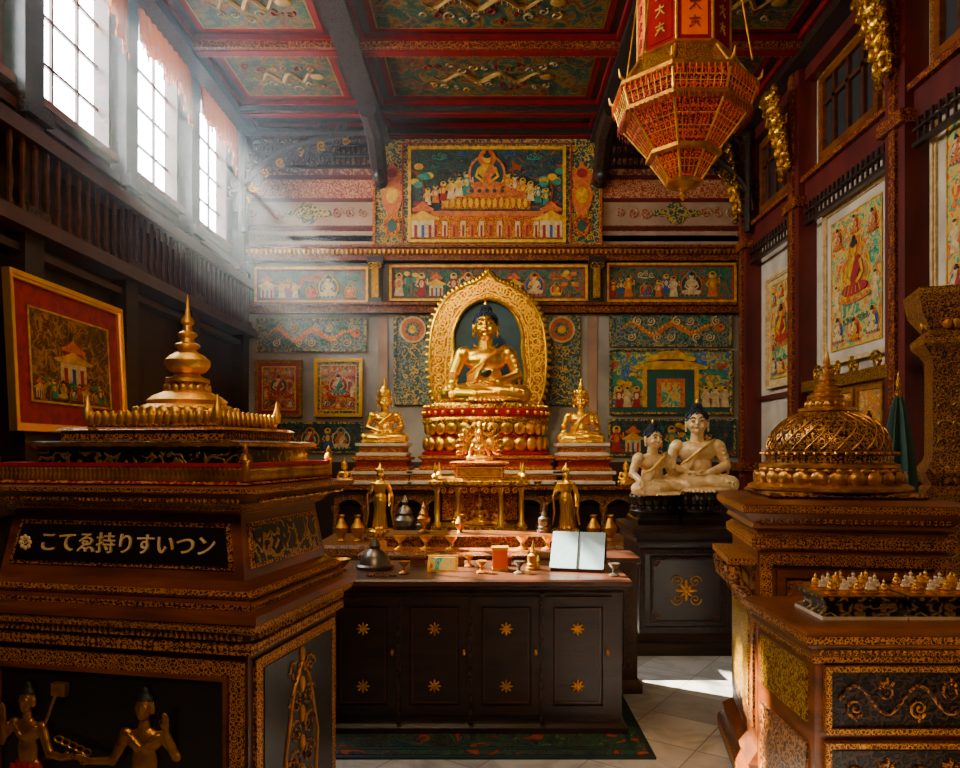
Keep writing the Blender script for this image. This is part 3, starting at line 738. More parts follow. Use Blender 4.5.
framed('framed_landscape_painting',(XL+.21,6.07,2.34),pi/2,1.62,1.2,'gold','redp','mu_dark',.06,.17,lambda b,w,h: (palace2d(b,0,-h*.25,w*.4,h*.5,-.027),scene2d(b,-w*.45,w*.45,-h*.46,-h*.2,-.027,8)),-.05)

# ---------------- right wall
b = B(); b.box(XR,XR+.3,YF,YB,0,ZC,'cream'); b.done('wall_right')
b = B()
for y in (4.4,6.55,8.75,10.5):
    b.box(XR-.22,XR,y-.16,y+.16,0,ZC-.25,'maroon'); b.box(XR-.25,XR,y-.05,y+.05,1.2,ZC-.25,'maroonc')
    b.box(XR-.28,XR,y-.2,y+.2,4.5,4.62,'maroonc'); b.box(XR-.30,XR,y-.22,y+.22,1.3,1.42,'maroonc')
for z0, z1, d, mt in ((4.52,4.78,.14,'maroon'),(4.78,4.84,.2,'maroonc'),(6.0,6.15,.14,'maroon'),(2.3,2.36,.06,'maroon'),(0,1.35,.06,'darkwall')):
    b.box(XR-d,XR,YF,YB,z0,z1,mt)
for y0, y1 in ((6.75,8.55),(8.95,10.35),(4.6,6.35)):
    y = y0
    while y < y1: b.box(XR-.16,XR-.14,y-.012,y+.012,4.28,4.52,'blackw'); y += .1
    b.box(XR-.18,XR-.12,y0,y1,4.26,4.3,'blackw'); b.box(XR-.18,XR-.12,y0,y1,4.4,4.42,'blackw')
b.done('trim_2')
for i, (y0, y1) in enumerate(((9.15,10.2),(7.1,8.35),(4.9,6.2))):
    g = group('window_%d' % (i+5), (XR,(y0+y1)/2,0), -pi/2)
    b = B(); hw = (y1-y0)/2
    b.box(-hw,hw,-.03,0,4.95,5.9,'darkp'); b.frame(-hw,hw,4.95,5.9,.08,-.08,0,'brown')
    for k in (1,2,3): x = -hw+2*hw*k/4; b.box(x-.03,x+.03,-.07,0,5,5.85,'brownd')
    b.box(-hw,hw,-.07,0,5.55,5.6,'brownd')
    b.frame(-hw-.1,hw+.1,4.88,5.97,.06,-.05,0,'brownc')
    b.done('frame',g)
for y in (6.55,8.75,10.38):
    g = group('gilded_acanthus_bracket',(XR-.26,y,5.45),-pi/2)
    b = B()
    for k in range(7):
        z = -.38+.13*k; d = .04+.032*k
        b.ell((0,-d,z),(.10+.012*k,.06+.01*k,.10),'goldc',12,7)
        for q in (-1,1):
            b.scroll(q*(.10+.01*k),-d-.03,z+.02,.06+.004*k,'goldc',1.4,0 if q>0 else pi,q,.28)
            b.ell((q*.05,-d-.07,z+.03),(.03,.03,.06),'gold2',8,5)
    b.lathe(0,-.1,[(.02,-.6),(.05,-.56),(.03,-.5),(.07,-.44)],'goldc',10)
    b.done('bracket',g)
framed('silk_thangka',(XR-.02,9.5,3.2),-pi/2,1.0,1.52,'creamp','creamp','mu_light',.05,.07,thangka(5,'orangep','mu_green','redp','goldp'))
framed('silk_thangka',(XR-.02,7.6,3.42),-pi/2,1.36,1.74,'creamp','cream','mu_light',.05,.10,thangka(6,'goldp','mu_orange','redp','goldp'))
framed('silk_thangka',(XR-.02,5.6,3.55),-pi/2,1.3,1.9,'creamp','cream','mu_light',.05,.12,thangka(7))
g = group('icon_screen',(XR-.08,7.6,0),-pi/2)
b = B(); b.box(-.85,.85,-.08,0,1.36,2.3,'brownc'); b.box(-.92,.92,-.14,0,2.28,2.4,'goldf'); b.box(-.92,.92,-.12,0,1.34,1.42,'goldf')
for k in range(3):
    cx = -.56+.56*k
    b.box(cx-.22,cx+.22,-.1,0,1.48,2.2,'mu_orange'); b.frame(cx-.25,cx+.25,1.45,2.23,.035,-.12,0,'gold2')
    fig2d(b,cx,1.52,.5,-.1,'goldp','green','orangep')
for k in range(4): b.scroll(-.63+.42*k,-.08,2.47,.1,'goldc',1.4,k,(-1)**k,.2)
b.done('screen',g)
g = group('carved_pillar',(3.62,5.72,0),-.3)
b = B()
b.rect(0,0,.15,.15,[(.06,0),(.06,.12),(.02,.2),(0,.3),(0,1.15),(.05,1.2),(.05,1.26),(-.02,1.32),(.04,1.42),(-.02,1.52),(-.03,1.56),(-.03,2.3),(.0,2.36),(.05,2.42),(.05,2.48),(-.01,2.54),(.07,2.68),(.09,2.8),(.09,2.86)],'brownc')
for z in (1.23,2.45,2.83): b.rect(0,0,.15,.15,[(.052 if z<2.8 else .092,z-.02),(.056 if z<2.8 else .096,z+.02)],'goldf')
for k in range(5):
    for q in (-1,1): b.scroll(q*.045,-.125,1.66+.14*k,.038,'goldc',1.4,0 if q>0 else pi,q,.22)
b.petals(0,0,2.54,.17,14,.14,'bronze',.4); b.petals(0,0,1.34,.16,14,.14,'bronze',.4)
b.done('pillar',g)
g = group('furled_ceremonial_umbrella',(3.12,5.5,0))
b = B(); b.lathe(0,0,[(.14,0),(.14,.04),(.03,.08),(.02,.5),(.02,1.2)],'brown',16)
n = 32
def star(r, z, k=.25): return [(r*(1+k*cos(8*2*pi*i/n))*cos(2*pi*i/n), r*(1+k*cos(8*2*pi*i/n))*sin(2*pi*i/n), z) for i in range(n)]
b.loft([star(.10,1.15),star(.11,1.3),star(.09,1.6),star(.05,1.9),star(.02,2.02)],'dgreen')
b.lathe(0,0,[(.02,2.0),(.035,2.03),(.015,2.06),(.02,2.1),(.002,2.2)],'goldf',12); b.lathe(0,0,[(.115,1.17),(.12,1.19),(.115,1.21)],'goldf',16)
b.done('umbrella',g)

# =============================================================== ALTAR
A = group('tiered_altar',(0,0,0))
b = B()
x0, x1, y0, y1 = -2.0, 1.86, 8.95, 10.5
b.box(x0,x1,y0,y1,1.05,1.15,'blackc'); b.box(x0-.05,x1+.05,y0-.05,y1,1.11,1.15,'maroonc')
b.box(x0+.05,x1-.05,y0+.35,y1,0,1.05,'darkwall'); b.box(x0,x1,y0,y1,0,.12,'blackw')
n = 10; w = (x1-x0)/n
for k in range(n+1):
    x = x0+.06+(x1-x0-.12)*k/n
    b.lathe(x,y0+.08,[(.05,.12),(.06,.16),(.03,.2),(.035,.5),(.03,.8),(.055,.86),(.055,.9)],'brownc',10)
for k in range(n):
    cx = x0+.06+(x1-x0-.12)*(k+.5)/n; r = w*.42
    P = [(cx-r*cos(pi*j/8),.86+.12*sin(pi*j/8)) for j in range(9)]
    b.plate([(cx-w*.5,.84),(cx-w*.5,1.05),(cx+w*.5,1.05),(cx+w*.5,.84)]+[(p[0],p[1]) for p in P[::-1]],y0+.04,y0+.12,'brownc')
b.done('altar_table',A)
b = B()
def steps(cx, cy, hw, hd, z0, z1, n):
    h = (z1-z0)/n
    for k in range(n):
        s = 1-.28*k/n if n > 1 else 1; za = z0+h*k
        b.rect(cx,cy,hw*s,hd*s,[(0,za),(.02,za+.1*h),(.02,za+.25*h),(-.02,za+.35*h),(-.02,za+.68*h),(.03,za+.8*h),(.03,za+h)],'white' if k%2==0 else 'redgold')
        b.rect(cx,cy,hw*s,hd*s,[(-.012,za+.38*h),(-.012,za+.62*h)],'redgold' if k%2==0 else 'red')
steps(-1.39,9.5,.37,.35,1.15,1.69,3); steps(1.2,9.5,.37,.35,1.15,1.69,3)
steps(-.05,9.75,.98,.6,1.15,1.53,2)
b.done('stepped_pedestals',A)
T = group('lotus_throne',(-.06,9.85,1.53))
b = B()
b.lathe(0,0,[(.84,0),(.86,.04),(.78,.06),(.8,.2),(.72,.24),(.74,.3),(.86,.42),(.88,.46),(.86,.5),(.83,.52),(.83,.64),(.8,.69),(.1,.69)],'goldc',48,1,.6)
b.petals(0,0,.05,.82,26,.2,'gold',.5,1,.6); b.petals(0,0,.27,.8,26,.2,'gold',.5,1,.6); b.petals(0,0,.215,.72,34,.08,'red',.5,1,.6)
b.lathe(0,0,[(.845,.50),(.865,.52),(.865,.61),(.845,.62)],'red',48,1,.6); b.lathe(0,0,[(.845,.0),(.87,.01),(.87,.04),(.845,.05)],'red',48,1,.6)
for k in range(36):
    a = 2*pi*k/36; b.ell((.86*cos(a),.52*sin(a),.565),(.028,.028,.03),'gold',8,5)
for k in range(44):
    a = 2*pi*k/44; b.ell((.84*cos(a),.505*sin(a),.655),(.02,.02,.02),'gold',6,4)
b.done('throne',T)
g = statue('great_buddha_statue','touch',(-.06,9.83,2.22),1.46,0,None,'hair',True)
b = B(); b.lathe(0,0,[(.02,0),(.06,.02),(.085,.06),(.08,.09),(.07,.09),(.07,.07),(.01,.06)],'black',18); b.done('alms_bowl',g,(.0,-.31,.34))
def smoothpoly(P, n=10):
    out = []
    for i in range(len(P)-1):
        p0, p1, p2, p3 = P[max(i-1,0)], P[i], P[i+1], P[min(i+2,len(P)-1)]
        for k in range(n):
            t = k/n
            out.append(tuple(.5*((2*p1[q])+(-p0[q]+p2[q])*t+(2*p0[q]-5*p1[q]+4*p2[q]-p3[q])*t*t+(-p0[q]+3*p1[q]-3*p2[q]+p3[q])*t**3) for q in (0,1)))
    out.append(P[-1]); return out
AU = group('gilded_aureole',(-.03,10.42,2.2))
half_o = [(.70,0),(.80,.25),(.84,.6),(.83,.95),(.78,1.25),(.66,1.5),(.50,1.66),(.30,1.77),(.13,1.84),(0,1.97)]
half_i = [(.40,0),(.50,.2),(.54,.5),(.50,.8),(.50,1.0),(.49,1.12),(.42,1.3),(.31,1.45),(.16,1.54),(0,1.58)]
ho, hi = smoothpoly(half_o), smoothpoly(half_i)
O = ho+[(-x,z) for x, z in ho[::-1][1:]]; I = hi+[(-x,z) for x, z in hi[::-1][1:]]
b = B(); b.strip(O,I,-.04,.04,'goldc')
b.tube([(x,-.05,z) for x, z in I],.028,'gold',8); b.tube([(x,-.03,z) for x, z in O],.02,'gold',8)
Mi = [((a[0]+c[0])/2,(a[1]+c[1])/2) for a, c in zip(O,I)]
b.tube([(x+(c[0]-x)*.25,-.05,z+(c[1]-z)*.25) for (x,z), c in zip(I,O)],.012,'gold',6)
for k in range(4,len(O)-3,4):
    x, z = Mi[k]; b.scroll(x*1.04,-.055,z*1.02,.085,'gold',1.6,k*.7,1 if x>0 else -1,.15)
for k in range(2,len(O)-1,3):
    x, z = O[k]; dx, dz = x-0, z-.9; l = math.hypot(dx,dz)
    a = math.atan2(dz,dx); b.ell((x+dx/l*.02,-.01,z+dz/l*.02),(.06,.025,.035),'gold',8,5,Matrix.Rotation(-a,3,'Y'))
for k in range(0,len(I),2): x, z = I[k]; b.ell((x,-.08,z),(.016,.016,.016),'gold',6,4)
b.done('flame_ring',AU)
b = B(); b.plate(I,.0,.03,'teal'); b.done('backing',AU)
b = B()
for q in (-1,1): b.box(q*.6-.12,q*.6+.12,-.05,.03,-1.05,.03,'goldc')
b.done('aureole_legs',AU)
statue('gilded_bodhisattva_statue','med',(-1.39,9.5,1.69),.76,.12,None,'crown')
statue('gilded_bodhisattva_statue','raise',(1.2,9.5,1.69),.76,-.12,None,'crown')

b = B()
b.box(-1.75,1.45,7.2,8.2,0,.6,'brownd'); b.rect(-.15,7.7,1.6,.5,[(0,.5),(.05,.55),(.05,.62),(.02,.65)],'brownc')
for k in range(9): b.box(-1.7+.35*k,-1.42+.35*k,7.17,7.2,.1,.45,'brownc')
b.done('offering_platform')
G = group('golden_shrine',(-.11,7.65,.65))
b = B()
b.rect(0,0,.46,.32,[(.04,0),(.04,.05),(0,.07),(0,.12),(.03,.14),(.03,.17)],'goldc')
for x in (-.43,-.22,.22,.43):
    for y in (-.29,.29): b.lathe(x,y,[(.04,.17),(.04,.2),(.027,.22),(.03,.4),(.025,.52),(.04,.55),(.04,.57)],'gold',12)
b.box(-.44,.44,.1,.28,.17,.57,'black'); b.box(-.4,.4,.085,.1,.2,.54,'redgold')
b.rect(0,0,.46,.32,[(0,.57),(.05,.6),(.05,.63),(.01,.65),(-.02,.66)],'goldc')
for k in range(4):
    cx = (-.325,-.11,.11,.325)[k]
    for q in (-1,1): b.scroll(cx+q*.045,-.30,.535,.04,'gold',1.3,0 if q>0 else pi,q,.2)
b.rect(0,0,.26,.2,[(0,.66),(0,.78),(.05,.80),(.05,.82),(.0,.83)],'redgold')
b.frame(-.24,.24,.67,.775,.015,-.215,-.2,'gold'); b.box(-.2,.2,-.21,-.2,.69,.755,'gold2'); 
for q in (-1,1):
    for y in (-.3,.3): b.lathe(q*.45,y,[(.03,.65),(.035,.68),(.015,.71),(.02,.75),(.002,.82)],'gold',10)
b.done('pavilion',G)
for x, s in ((-.2,.22),(0,.29),(.2,.22)): inst('inner_deity',ME['med'],G,(x,-.08,.17),0,s); inst('inner_crown',ME['crown'],G,(x,-.08,.17),0,s)
inst('crowning_deity',ME['raise'],G,(0,0,.83),0,.34); inst('crowning_deity_crown',ME['crown'],G,(0,0,.83),0,.34)
b = B()
for k in range(15):
    a = -.25+ (pi+.5)*k/14; b.ell((.2*cos(a),.08,.98+.21*sin(a)),(.065,.02,.035),'goldc',8,5,Matrix.Rotation(-a,3,'Y'))
b.strip([(.21*cos(-.25+(pi+.5)*k/24),.98+.21*sin(-.25+(pi+.5)*k/24)) for k in range(25)],[(.14*cos(-.25+(pi+.5)*k/24),.98+.14*sin(-.25+(pi+.5)*k/24)) for k in range(25)],.07,.1,'gold')
b.done('flame_halo',G)
for x in (-1.16,.8):
    g = group('standing_golden_deity',(x,7.6,.65))
    b = B(); b.lathe(0,0,[(.16,0),(.17,.03),(.11,.06),(.15,.1),(.13,.12)],'goldc',20); b.petals(0,0,.05,.13,14,.06,'gold',.5); b.done('lotus_base',g)
    inst('body',ME['stand'],g,(0,0,.12),0,.68)
def vessel(name, loc, prof, mat, s=1):
    g = group(name, loc); b = B(); b.lathe(0,0,[(r*s,z*s) for r, z in prof],mat,20)
    b.done('vessel',g); return g
incense = [(.08,0),(.09,.02),(.03,.05),(.03,.1),(.09,.15),(.1,.2),(.06,.24),(.07,.26),(.05,.3),(.02,.33),(.03,.36),(.002,.42)]
stupa_p = [(.09,0),(.09,.03),(.075,.035),(.075,.07),(.06,.08),(.075,.12),(.07,.17),(.03,.2),(.035,.22),(.02,.25),(.022,.27),(.01,.32),(.002,.37)]
butter = [(.05,0),(.055,.01),(.015,.03),(.015,.06),(.05,.1),(.055,.12),(.05,.12),(.01,.11)]
vase = [(.05,0),(.06,.01),(.03,.04),(.08,.12),(.09,.18),(.05,.25),(.03,.3),(.05,.34),(.045,.34),(.02,.31)]
for x, nm in ((-.88,'incense_burner'),(-.70,'incense_burner'),(.55,'offering_vase')):
    vessel(nm,(x,7.45,.65),incense if nm[0]=='i' else vase,'pewter' if x<0 else 'gold2',.9 if x>-.8 else 1.15)
for x in (-1.55,-1.38,1.08,1.25): vessel('offering_vase',(x,7.5,.65),vase,'gold2',.8)
for x, h in ((-1.84,.3),(1.72,.28)):
    g = group('small_gilt_figurine',(x,9.08,1.15)); inst('body',ME['med'],g,(0,.03,.02),0,h); inst('crown',ME['crown'],g,(0,.03,.02),0,h)
    b = B(); b.lathe(0,.02,[(.11,-.0),(.12,.01),(.1,.03)],'goldc',16); b.done('base',g)
for k in range(9): vessel('water_offering_bowl',(-.64+.155*k,9.03,1.15),[(.02,0),(.035,.005),(.02,.015),(.055,.05),(.06,.06),(.055,.06),(.01,.02)],'gold',1)

b = B()
b.box(-.95,.85,5.5,6.2,0,.80,'brownd'); b.rect(-.05,5.85,.92,.36,[(0,.76),(.04,.78),(.04,.80),(.0,.82)],'brownc')
b.rect(-.05,5.85,.90,.34,[(.0,.82),(0,.825)],'redgold')
b.rect(-.05,5.97,.78,.20,[(0,.825),(0,.87),(.02,.89),(.02,.91)],'brownc'); b.rect(-.05,5.97,.72,.14,[(0,.91),(0,.915)],'brown')
b.done('tiered_offering_table')
for k, x in enumerate((-.7,-.5,-.3,.25,.45,.65)): vessel('butter_lamp',(x,5.60,.825),butter,'gold',.9)
vessel('miniature_stupa',(.45,5.97,.915),stupa_p,'pewter',.7); vessel('incense_burner',(-.55,5.97,.915),incense,'gold2',.6); vessel('offering_vase',(-.25,5.97,.915),vase,'gold2',.45)

# =============================================================== statue cabinet with pair
CB = group('carved_statue_cabinet',(1.54,5.98,0))
b = B()
b.rect(0,0,.37,.33,[(.06,0),(.06,.04),(.03,.09),(.04,.12),(.0,.16),(0,.84),(.03,.88),(.02,.9),(.06,.95),(.06,.99),(.03,1.0)],'blackw')
b.frame(-.36,.36,.18,.82,.035,-.345,-.32,'blackc'); b.frame(-.28,.28,.24,.76,.02,-.345,-.32,'blackc')
b.rosette(0,-.335,.5,.09,'bronze'); 
for q in (-1,1):
    for r in (-1,1): b.scroll(q*.07,-.335,.5+r*.07,.05,'bronze',1.4,0 if q>0 else pi,q*r,.14)
    for r in (-1,1): b.scroll(q*.24,-.335,.5+r*.22,.035,'brownc',1.3,0,q*r,.15)
b.done('cabinet',CB)
b = B()
for cx, r, zt in ((-.19,.19,.24),(.17,.2,.26)):
    b.rect(cx,0,r*.9,.24,[(0,1.0),(0,1.04),(-.02,1.06),(-.02,1.08)],'black')
    b.lathe(cx,0,[(r*.95,1.06),(r,1.1),(r*.8,1.15),(r,1.2),(r*.95,1.0+zt),(.02,1.0+zt)],'black',28)
    b.petals(cx,0,1.08,r*.9,16,.08,'black',.5); b.petals(cx,0,1.14,r*.95,16,.1,'black',.5)
b.done('lotus_pedestals',CB)
statue('ivory_buddha_statue','med',(1.72,5.98,1.26),.78,-.25,'ivory','hair',True)
statue('ivory_bodhisattva_statue','raise',(1.33,5.86,1.24),.62,.35,'ivory','hair',True)

# =============================================================== desk
D = group('long_altar_counter',(0,0,0))
b = B(); dx0, dx1, dy0, dy1 = -.96, .74, 4.04, 4.66
cx, hw, cy, hd = (dx0+dx1)/2, (dx1-dx0)/2, (dy0+dy1)/2, (dy1-dy0)/2
b.rect(cx,cy,hw,hd,[(.03,.02),(.03,.05),(0,.08),(0,.80),(.02,.82),(.02,.835)],'blackw')
b.rect(cx,cy,hw,hd,[(.03,.835),(.05,.845),(.05,.87),(.04,.88)],'brownd')
n = 4; w = (dx1-dx0-.1)/n
for k in range(n):
    a = dx0+.05+w*k
    b.frame(a+.01,a+w-.01,.12,.78,.05,dy0-.02,dy0,'blackw'); b.box(a+.075,a+w-.075,dy0-.01,dy0,.19,.71,'blackw')
    b.frame(a+.072,a+w-.072,.185,.715,.006,dy0-.016,dy0,'brownd')
    for z in (.60,.28):
        b.rosette(a+w/2,dy0-.018,z,.040,'gold2')
        for q in (0,1,2,3): an = pi/4+q*pi/2; b.ell((a+w/2+.03*cos(an),dy0-.018,z+.03*sin(an)),(.007,.004,.007),'gold2',6,4)
    b.ell((a+w-.035,dy0-.03,.47),(.01,.014,.02),'gold2',8,5)
    b.box(a-.012,a+.012,dy0-.03,dy0,.08,.8,'blackc')
b.done('counter',D)
b = B(); b.box(.28,.97,4.74,5.02,0,.86,'blackw'); b.rect(.625,4.88,.345,.13,[(0,.84),(.02,.86),(.02,.89),(0,.9)],'brownd'); b.rect(.625,4.88,.345,.13,[(.03,0),(.03,.06),(0,.1)],'blackw')
b.frame(.32,.93,.14,.8,.05,4.725,4.745,'blackc')
b.done('side_cabinet')
b = B(); b.box(-1.15,.86,3.72,4.7,0,.012,'navy')
b.box(-1.12,.83,3.75,4.28,.012,.015,'mu_navy'); b.box(-1.06,.77,3.81,4.24,.015,.017,'navy'); b.box(-1.03,.74,3.84,4.24,.017,.019,'mu_navy')
b.done('patterned_rug')

zt = .88
g = group('open_book_on_stand',(.52,4.3,zt),-.25)
b = B()
for k, (x0, x1) in enumerate(((-.16,0),(.0,.16))):
    b.loft([[(x0,-.04,.02),(x1,-.04,.02),(x1,.10,.22),(x0,.10,.22)],[(x0,-.03,.013),(x1,-.03,.013),(x1,.11,.213),(x0,.11,.213)]],'paper')
b.box(-.15,.15,-.06,-.02,0,.02,'blackw'); b.tube([(-.1,.1,.2),(-.1,.16,0)],.008,'blackw'); b.tube([(.1,.1,.2),(.1,.16,0)],.008,'blackw'); b.box(-.165,.165,.10,.115,.03,.215,'blackw')
b.tube([(0,-.042,.022),(0,.1,.222)],.003,'darkp',4)
b.done('book',g)
g = group('orange_candle_box',(.06,4.32,zt)); b = B(); b.box(-.045,.045,-.04,.04,0,.13,'lorange'); b.box(-.05,.05,-.045,.045,0,.015,'goldp'); b.box(-.05,.05,-.045,.045,.125,.14,'goldp'); b.done('box',g)
g = group('photo_plaque',(-.28,4.25,zt)); b = B(); b.loft([[(-.09,0,0),(.09,0,0),(.09,.05,.09),(-.09,.05,.09)],[(-.09,.02,0),(.09,.02,0),(.09,.07,.09),(-.09,.07,.09)]],'gold2'); b.loft([[(-.075,-.002,.01),(.075,-.002,.01),(.075,.04,.08),(-.075,.04,.08)],[(-.075,.012,.01),(.075,.012,.01),(.075,.052,.08),(-.075,.052,.08)]],'mu_light'); b.done('plaque',g)
vessel('bronze_temple_bell',(-.70,4.38,zt),[(.11,0),(.115,.02),(.095,.03),(.085,.07),(.06,.1),(.03,.12),(.035,.14),(.02,.17),(.002,.2)],'pewter',1)
vessel('offering_bowl',(-.9,4.3,zt),[(.04,0),(.05,.01),(.03,.02),(.06,.05),(.07,.07),(.065,.07),(.03,.04),(.005,.04)],'gold2',1)
vessel('miniature_stupa',(.26,4.34,zt),stupa_p,'gold2',.5)
for x, y in ((-.5,4.2),(-.05,4.22),(.17,4.2),(.71,4.12),(-.13,4.45)): vessel('butter_lamp',(x,y,zt),butter,'gold2' if x<.1 else 'pewter',.6)
g = group('prayer_beads',(-.62,4.12,zt)); b = B()
for k in range(26): a = 2*pi*k/26; b.ell((.08*cos(a),.035*sin(a),.008),(.009,.009,.008),'brown',6,4)
b.done('beads',g)
for k, (x, w, mt) in enumerate(((-.45,.09,'brown'),(.10,.06,'maroon'),(-.2,.07,'brown'))):
    g = group('small_lacquer_box',(x,4.5,zt),.1*k); b = B(); b.rect(0,0,w/2,.03,[(0,0),(0,.04),(.005,.043),(.005,.055),(-.01,.065)],mt); b.ell((0,0,.068),(.008,.008,.008),'gold2',6,4); b.done('box',g)

# =============================================================== stupa
def big_stupa(b, s, cx, cy, z):
    P = lambda L_: [(r*s,z+h*s) for r, h in L_]
    b.lathe(cx,cy,P([(1,0),(1.03,.02),(1.03,.06),(.96,.09),(.90,.12)]),'bronze',48)
    b.petals(cx,cy,z+.07*s,.92*s,26,.20*s,'bronze',.35)
    b.petals(cx,cy,z+.22*s,.84*s,34,.10*s,'bronze',.5)
    b.lathe(cx,cy,P([(.86,.10),(.84,.24),(.84,.29),(.88,.31),(.88,.35),(.82,.37)]),'bronze',48)
    b.lathe(cx,cy,P([(.82,.36),(.80,.38),(.80,.46),(.84,.48),(.84,.51),(.78,.53)]),'bronzef',48)
    n = 44
    for k in range(n):
        a = 2*pi*k/n; b.ell((cx+.85*s*cos(a),cy+.85*s*sin(a),z+.495*s),(.025*s,.03*s,.025*s),'bronze',6,4)
    b.lathe(cx,cy,P([(.76,.53),(.77,.60),(.75,.70),(.69,.82),(.58,.93),(.44,1.02),(.32,1.06)]),'bronzef',48)
    def rr(h):
        T_ = [(.53,.77),(.60,.78),(.70,.76),(.82,.70),(.93,.59),(1.02,.45),(1.06,.33)]
        for (h0,r0),(h1,r1) in zip(T_[:-1],T_[1:]):
            if h <= h1: return r0+(r1-r0)*(h-h0)/(h1-h0)
        return .33
    for d in (-1,1):
        for k in range(26):
            b.tube([(cx+rr(.54+.52*t/8)*s*cos(2*pi*k/26+d*t*.08),cy+rr(.54+.52*t/8)*s*sin(2*pi*k/26+d*t*.08),z+(.54+.52*t/8)*s) for t in range(9)],.009*s,'bronze',5)
    b.lathe(cx,cy,P([(.34,1.05),(.37,1.07),(.37,1.11),(.28,1.13)]),'bronze',32)
    b.petals(cx,cy,z+1.09*s,.27*s,14,.12*s,'bronze',.5)
    pr = [(.23,1.14)]
    for k in range(6): r = .22-.03*k; h = 1.17+.075*k; pr += [(r,h),(r+.02,h+.025),(r,h+.05),(r-.03,h+.06)]
    pr += [(.04,1.64),(.08,1.67),(.03,1.72),(.04,1.75),(.0,1.92)]
    b.lathe(cx,cy,P(pr),'bronze',24)

RC = group('stupa_cabinet',(1.71,3.65,0),-math.radians(10))
b = B(); hw, hd = .405, .37
b.rect(0,0,hw,hd,[(.07,0),(.07,.08),(.04,.12),(.05,.15),(0,.2),(0,1.22),(.03,1.24),(.02,1.26),(.07,1.31),(.07,1.35),(.03,1.37)],'brown')
b.rect(0,0,hw,hd,[(.004,1.13),(.03,1.15),(.03,1.19),(.004,1.21)],'copper'); b.rect(0,0,hw,hd,[(.074,1.315),(.076,1.345)],'copper'); b.rect(0,0,hw,hd,[(.072,.02),(.075,.07)],'copper')
b.frame(-hw+.01,hw-.01,.24,1.12,.05,-hd-.025,-hd,'copper'); b.frame(-hw+.08,hw-.08,.30,1.05,.035,-hd-.04,-hd,'brown'); b.frame(-hw+.125,hw-.125,.35,1.0,.02,-hd-.03,-hd,'copper')
b.box(-hw+.14,hw-.14,-hd-.01,-hd,.36,.99,'gold2')
b.row(-hw,hw,30,lambda x: b.box(x-.007,x+.007,-hd-.045,-hd,1.265,1.30,'copper'))
b.box(-hw-.012,-hw,-hd+.06,hd-.06,.28,1.08,'brownc'); b.box(-hw-.02,-hw,-hd+.14,hd-.14,.36,1.0,'goldf')
b.loft([[(-hw-.13,-hd+.02,1.06),(-hw,-hd+.02,1.06),(-hw,.2,1.06),(-hw-.13,.2,1.06)],[(-hw-.13,-hd+.02,1.09),(-hw,-hd+.02,1.09),(-hw,.2,1.09),(-hw-.13,.2,1.09)]],'copper')
for y in (-hd+.08,.1):
    b.tube([(-hw,y,.82),(-hw-.03,y,.9),(-hw-.09,y,.97),(-hw-.1,y,1.05)],[.03,.035,.04,.04],'brownc',8)
b.done('cabinet',RC)
b = B(); b.rect(0,0,.33,.33,[(0,1.37),(.02,1.385),(0,1.40)],'brownc'); big_stupa(b,.37,0,0,1.40); b.done('gilded_stupa',RC)

FC = group('carved_side_chest',(1.68,2.82,0))
b = B(); hw, hd = .53, .27
b.rect(0,0,hw,hd,[(0,0),(0,.86),(.02,.88),(.02,.9)],'brown'); b.rect(0,0,hw,hd,[(.02,.90),(.05,.92),(.05,.955),(.035,.965),(.0,.97)],'brown')
b.rect(0,0,hw,hd,[(.004,.845),(.015,.85),(.015,.87),(.004,.875)],'copper'); b.rect(0,0,hw,hd,[(.052,.925),(.052,.95)],'copper')
b.row(-hw,hw,44,lambda x: b.box(x-.006,x+.006,-hd-.03,-hd,.878,.898,'copper'))
b.box(-hw+.05,hw-.05,-hd-.012,-hd,.62,.82,'blackc'); b.frame(-hw+.03,hw-.03,.6,.84,.02,-hd-.025,-hd,'copper')
b.box(-hw+.05,hw-.05,-hd-.012,-hd,.06,.54,'blackc'); b.frame(-hw+.03,hw-.03,.04,.57,.02,-hd-.025,-hd,'copper')
b.box(-hw-.01,-hw,-hd+.05,hd-.05,.62,.82,'goldf'); b.box(-hw-.01,-hw,-hd+.05,hd-.05,.06,.54,'brownc')
b.vine(-.45,.45,-hd-.016,.72,.18,'brownc',4,'copper'); b.vine(-.45,.45,-hd-.016,.42,.22,'brownc',4,'copper'); b.vine(-.45,.45,-hd-.016,.2,.22,'brownc',4,'copper')
b.done('chest',FC)
rs = random.Random(9)
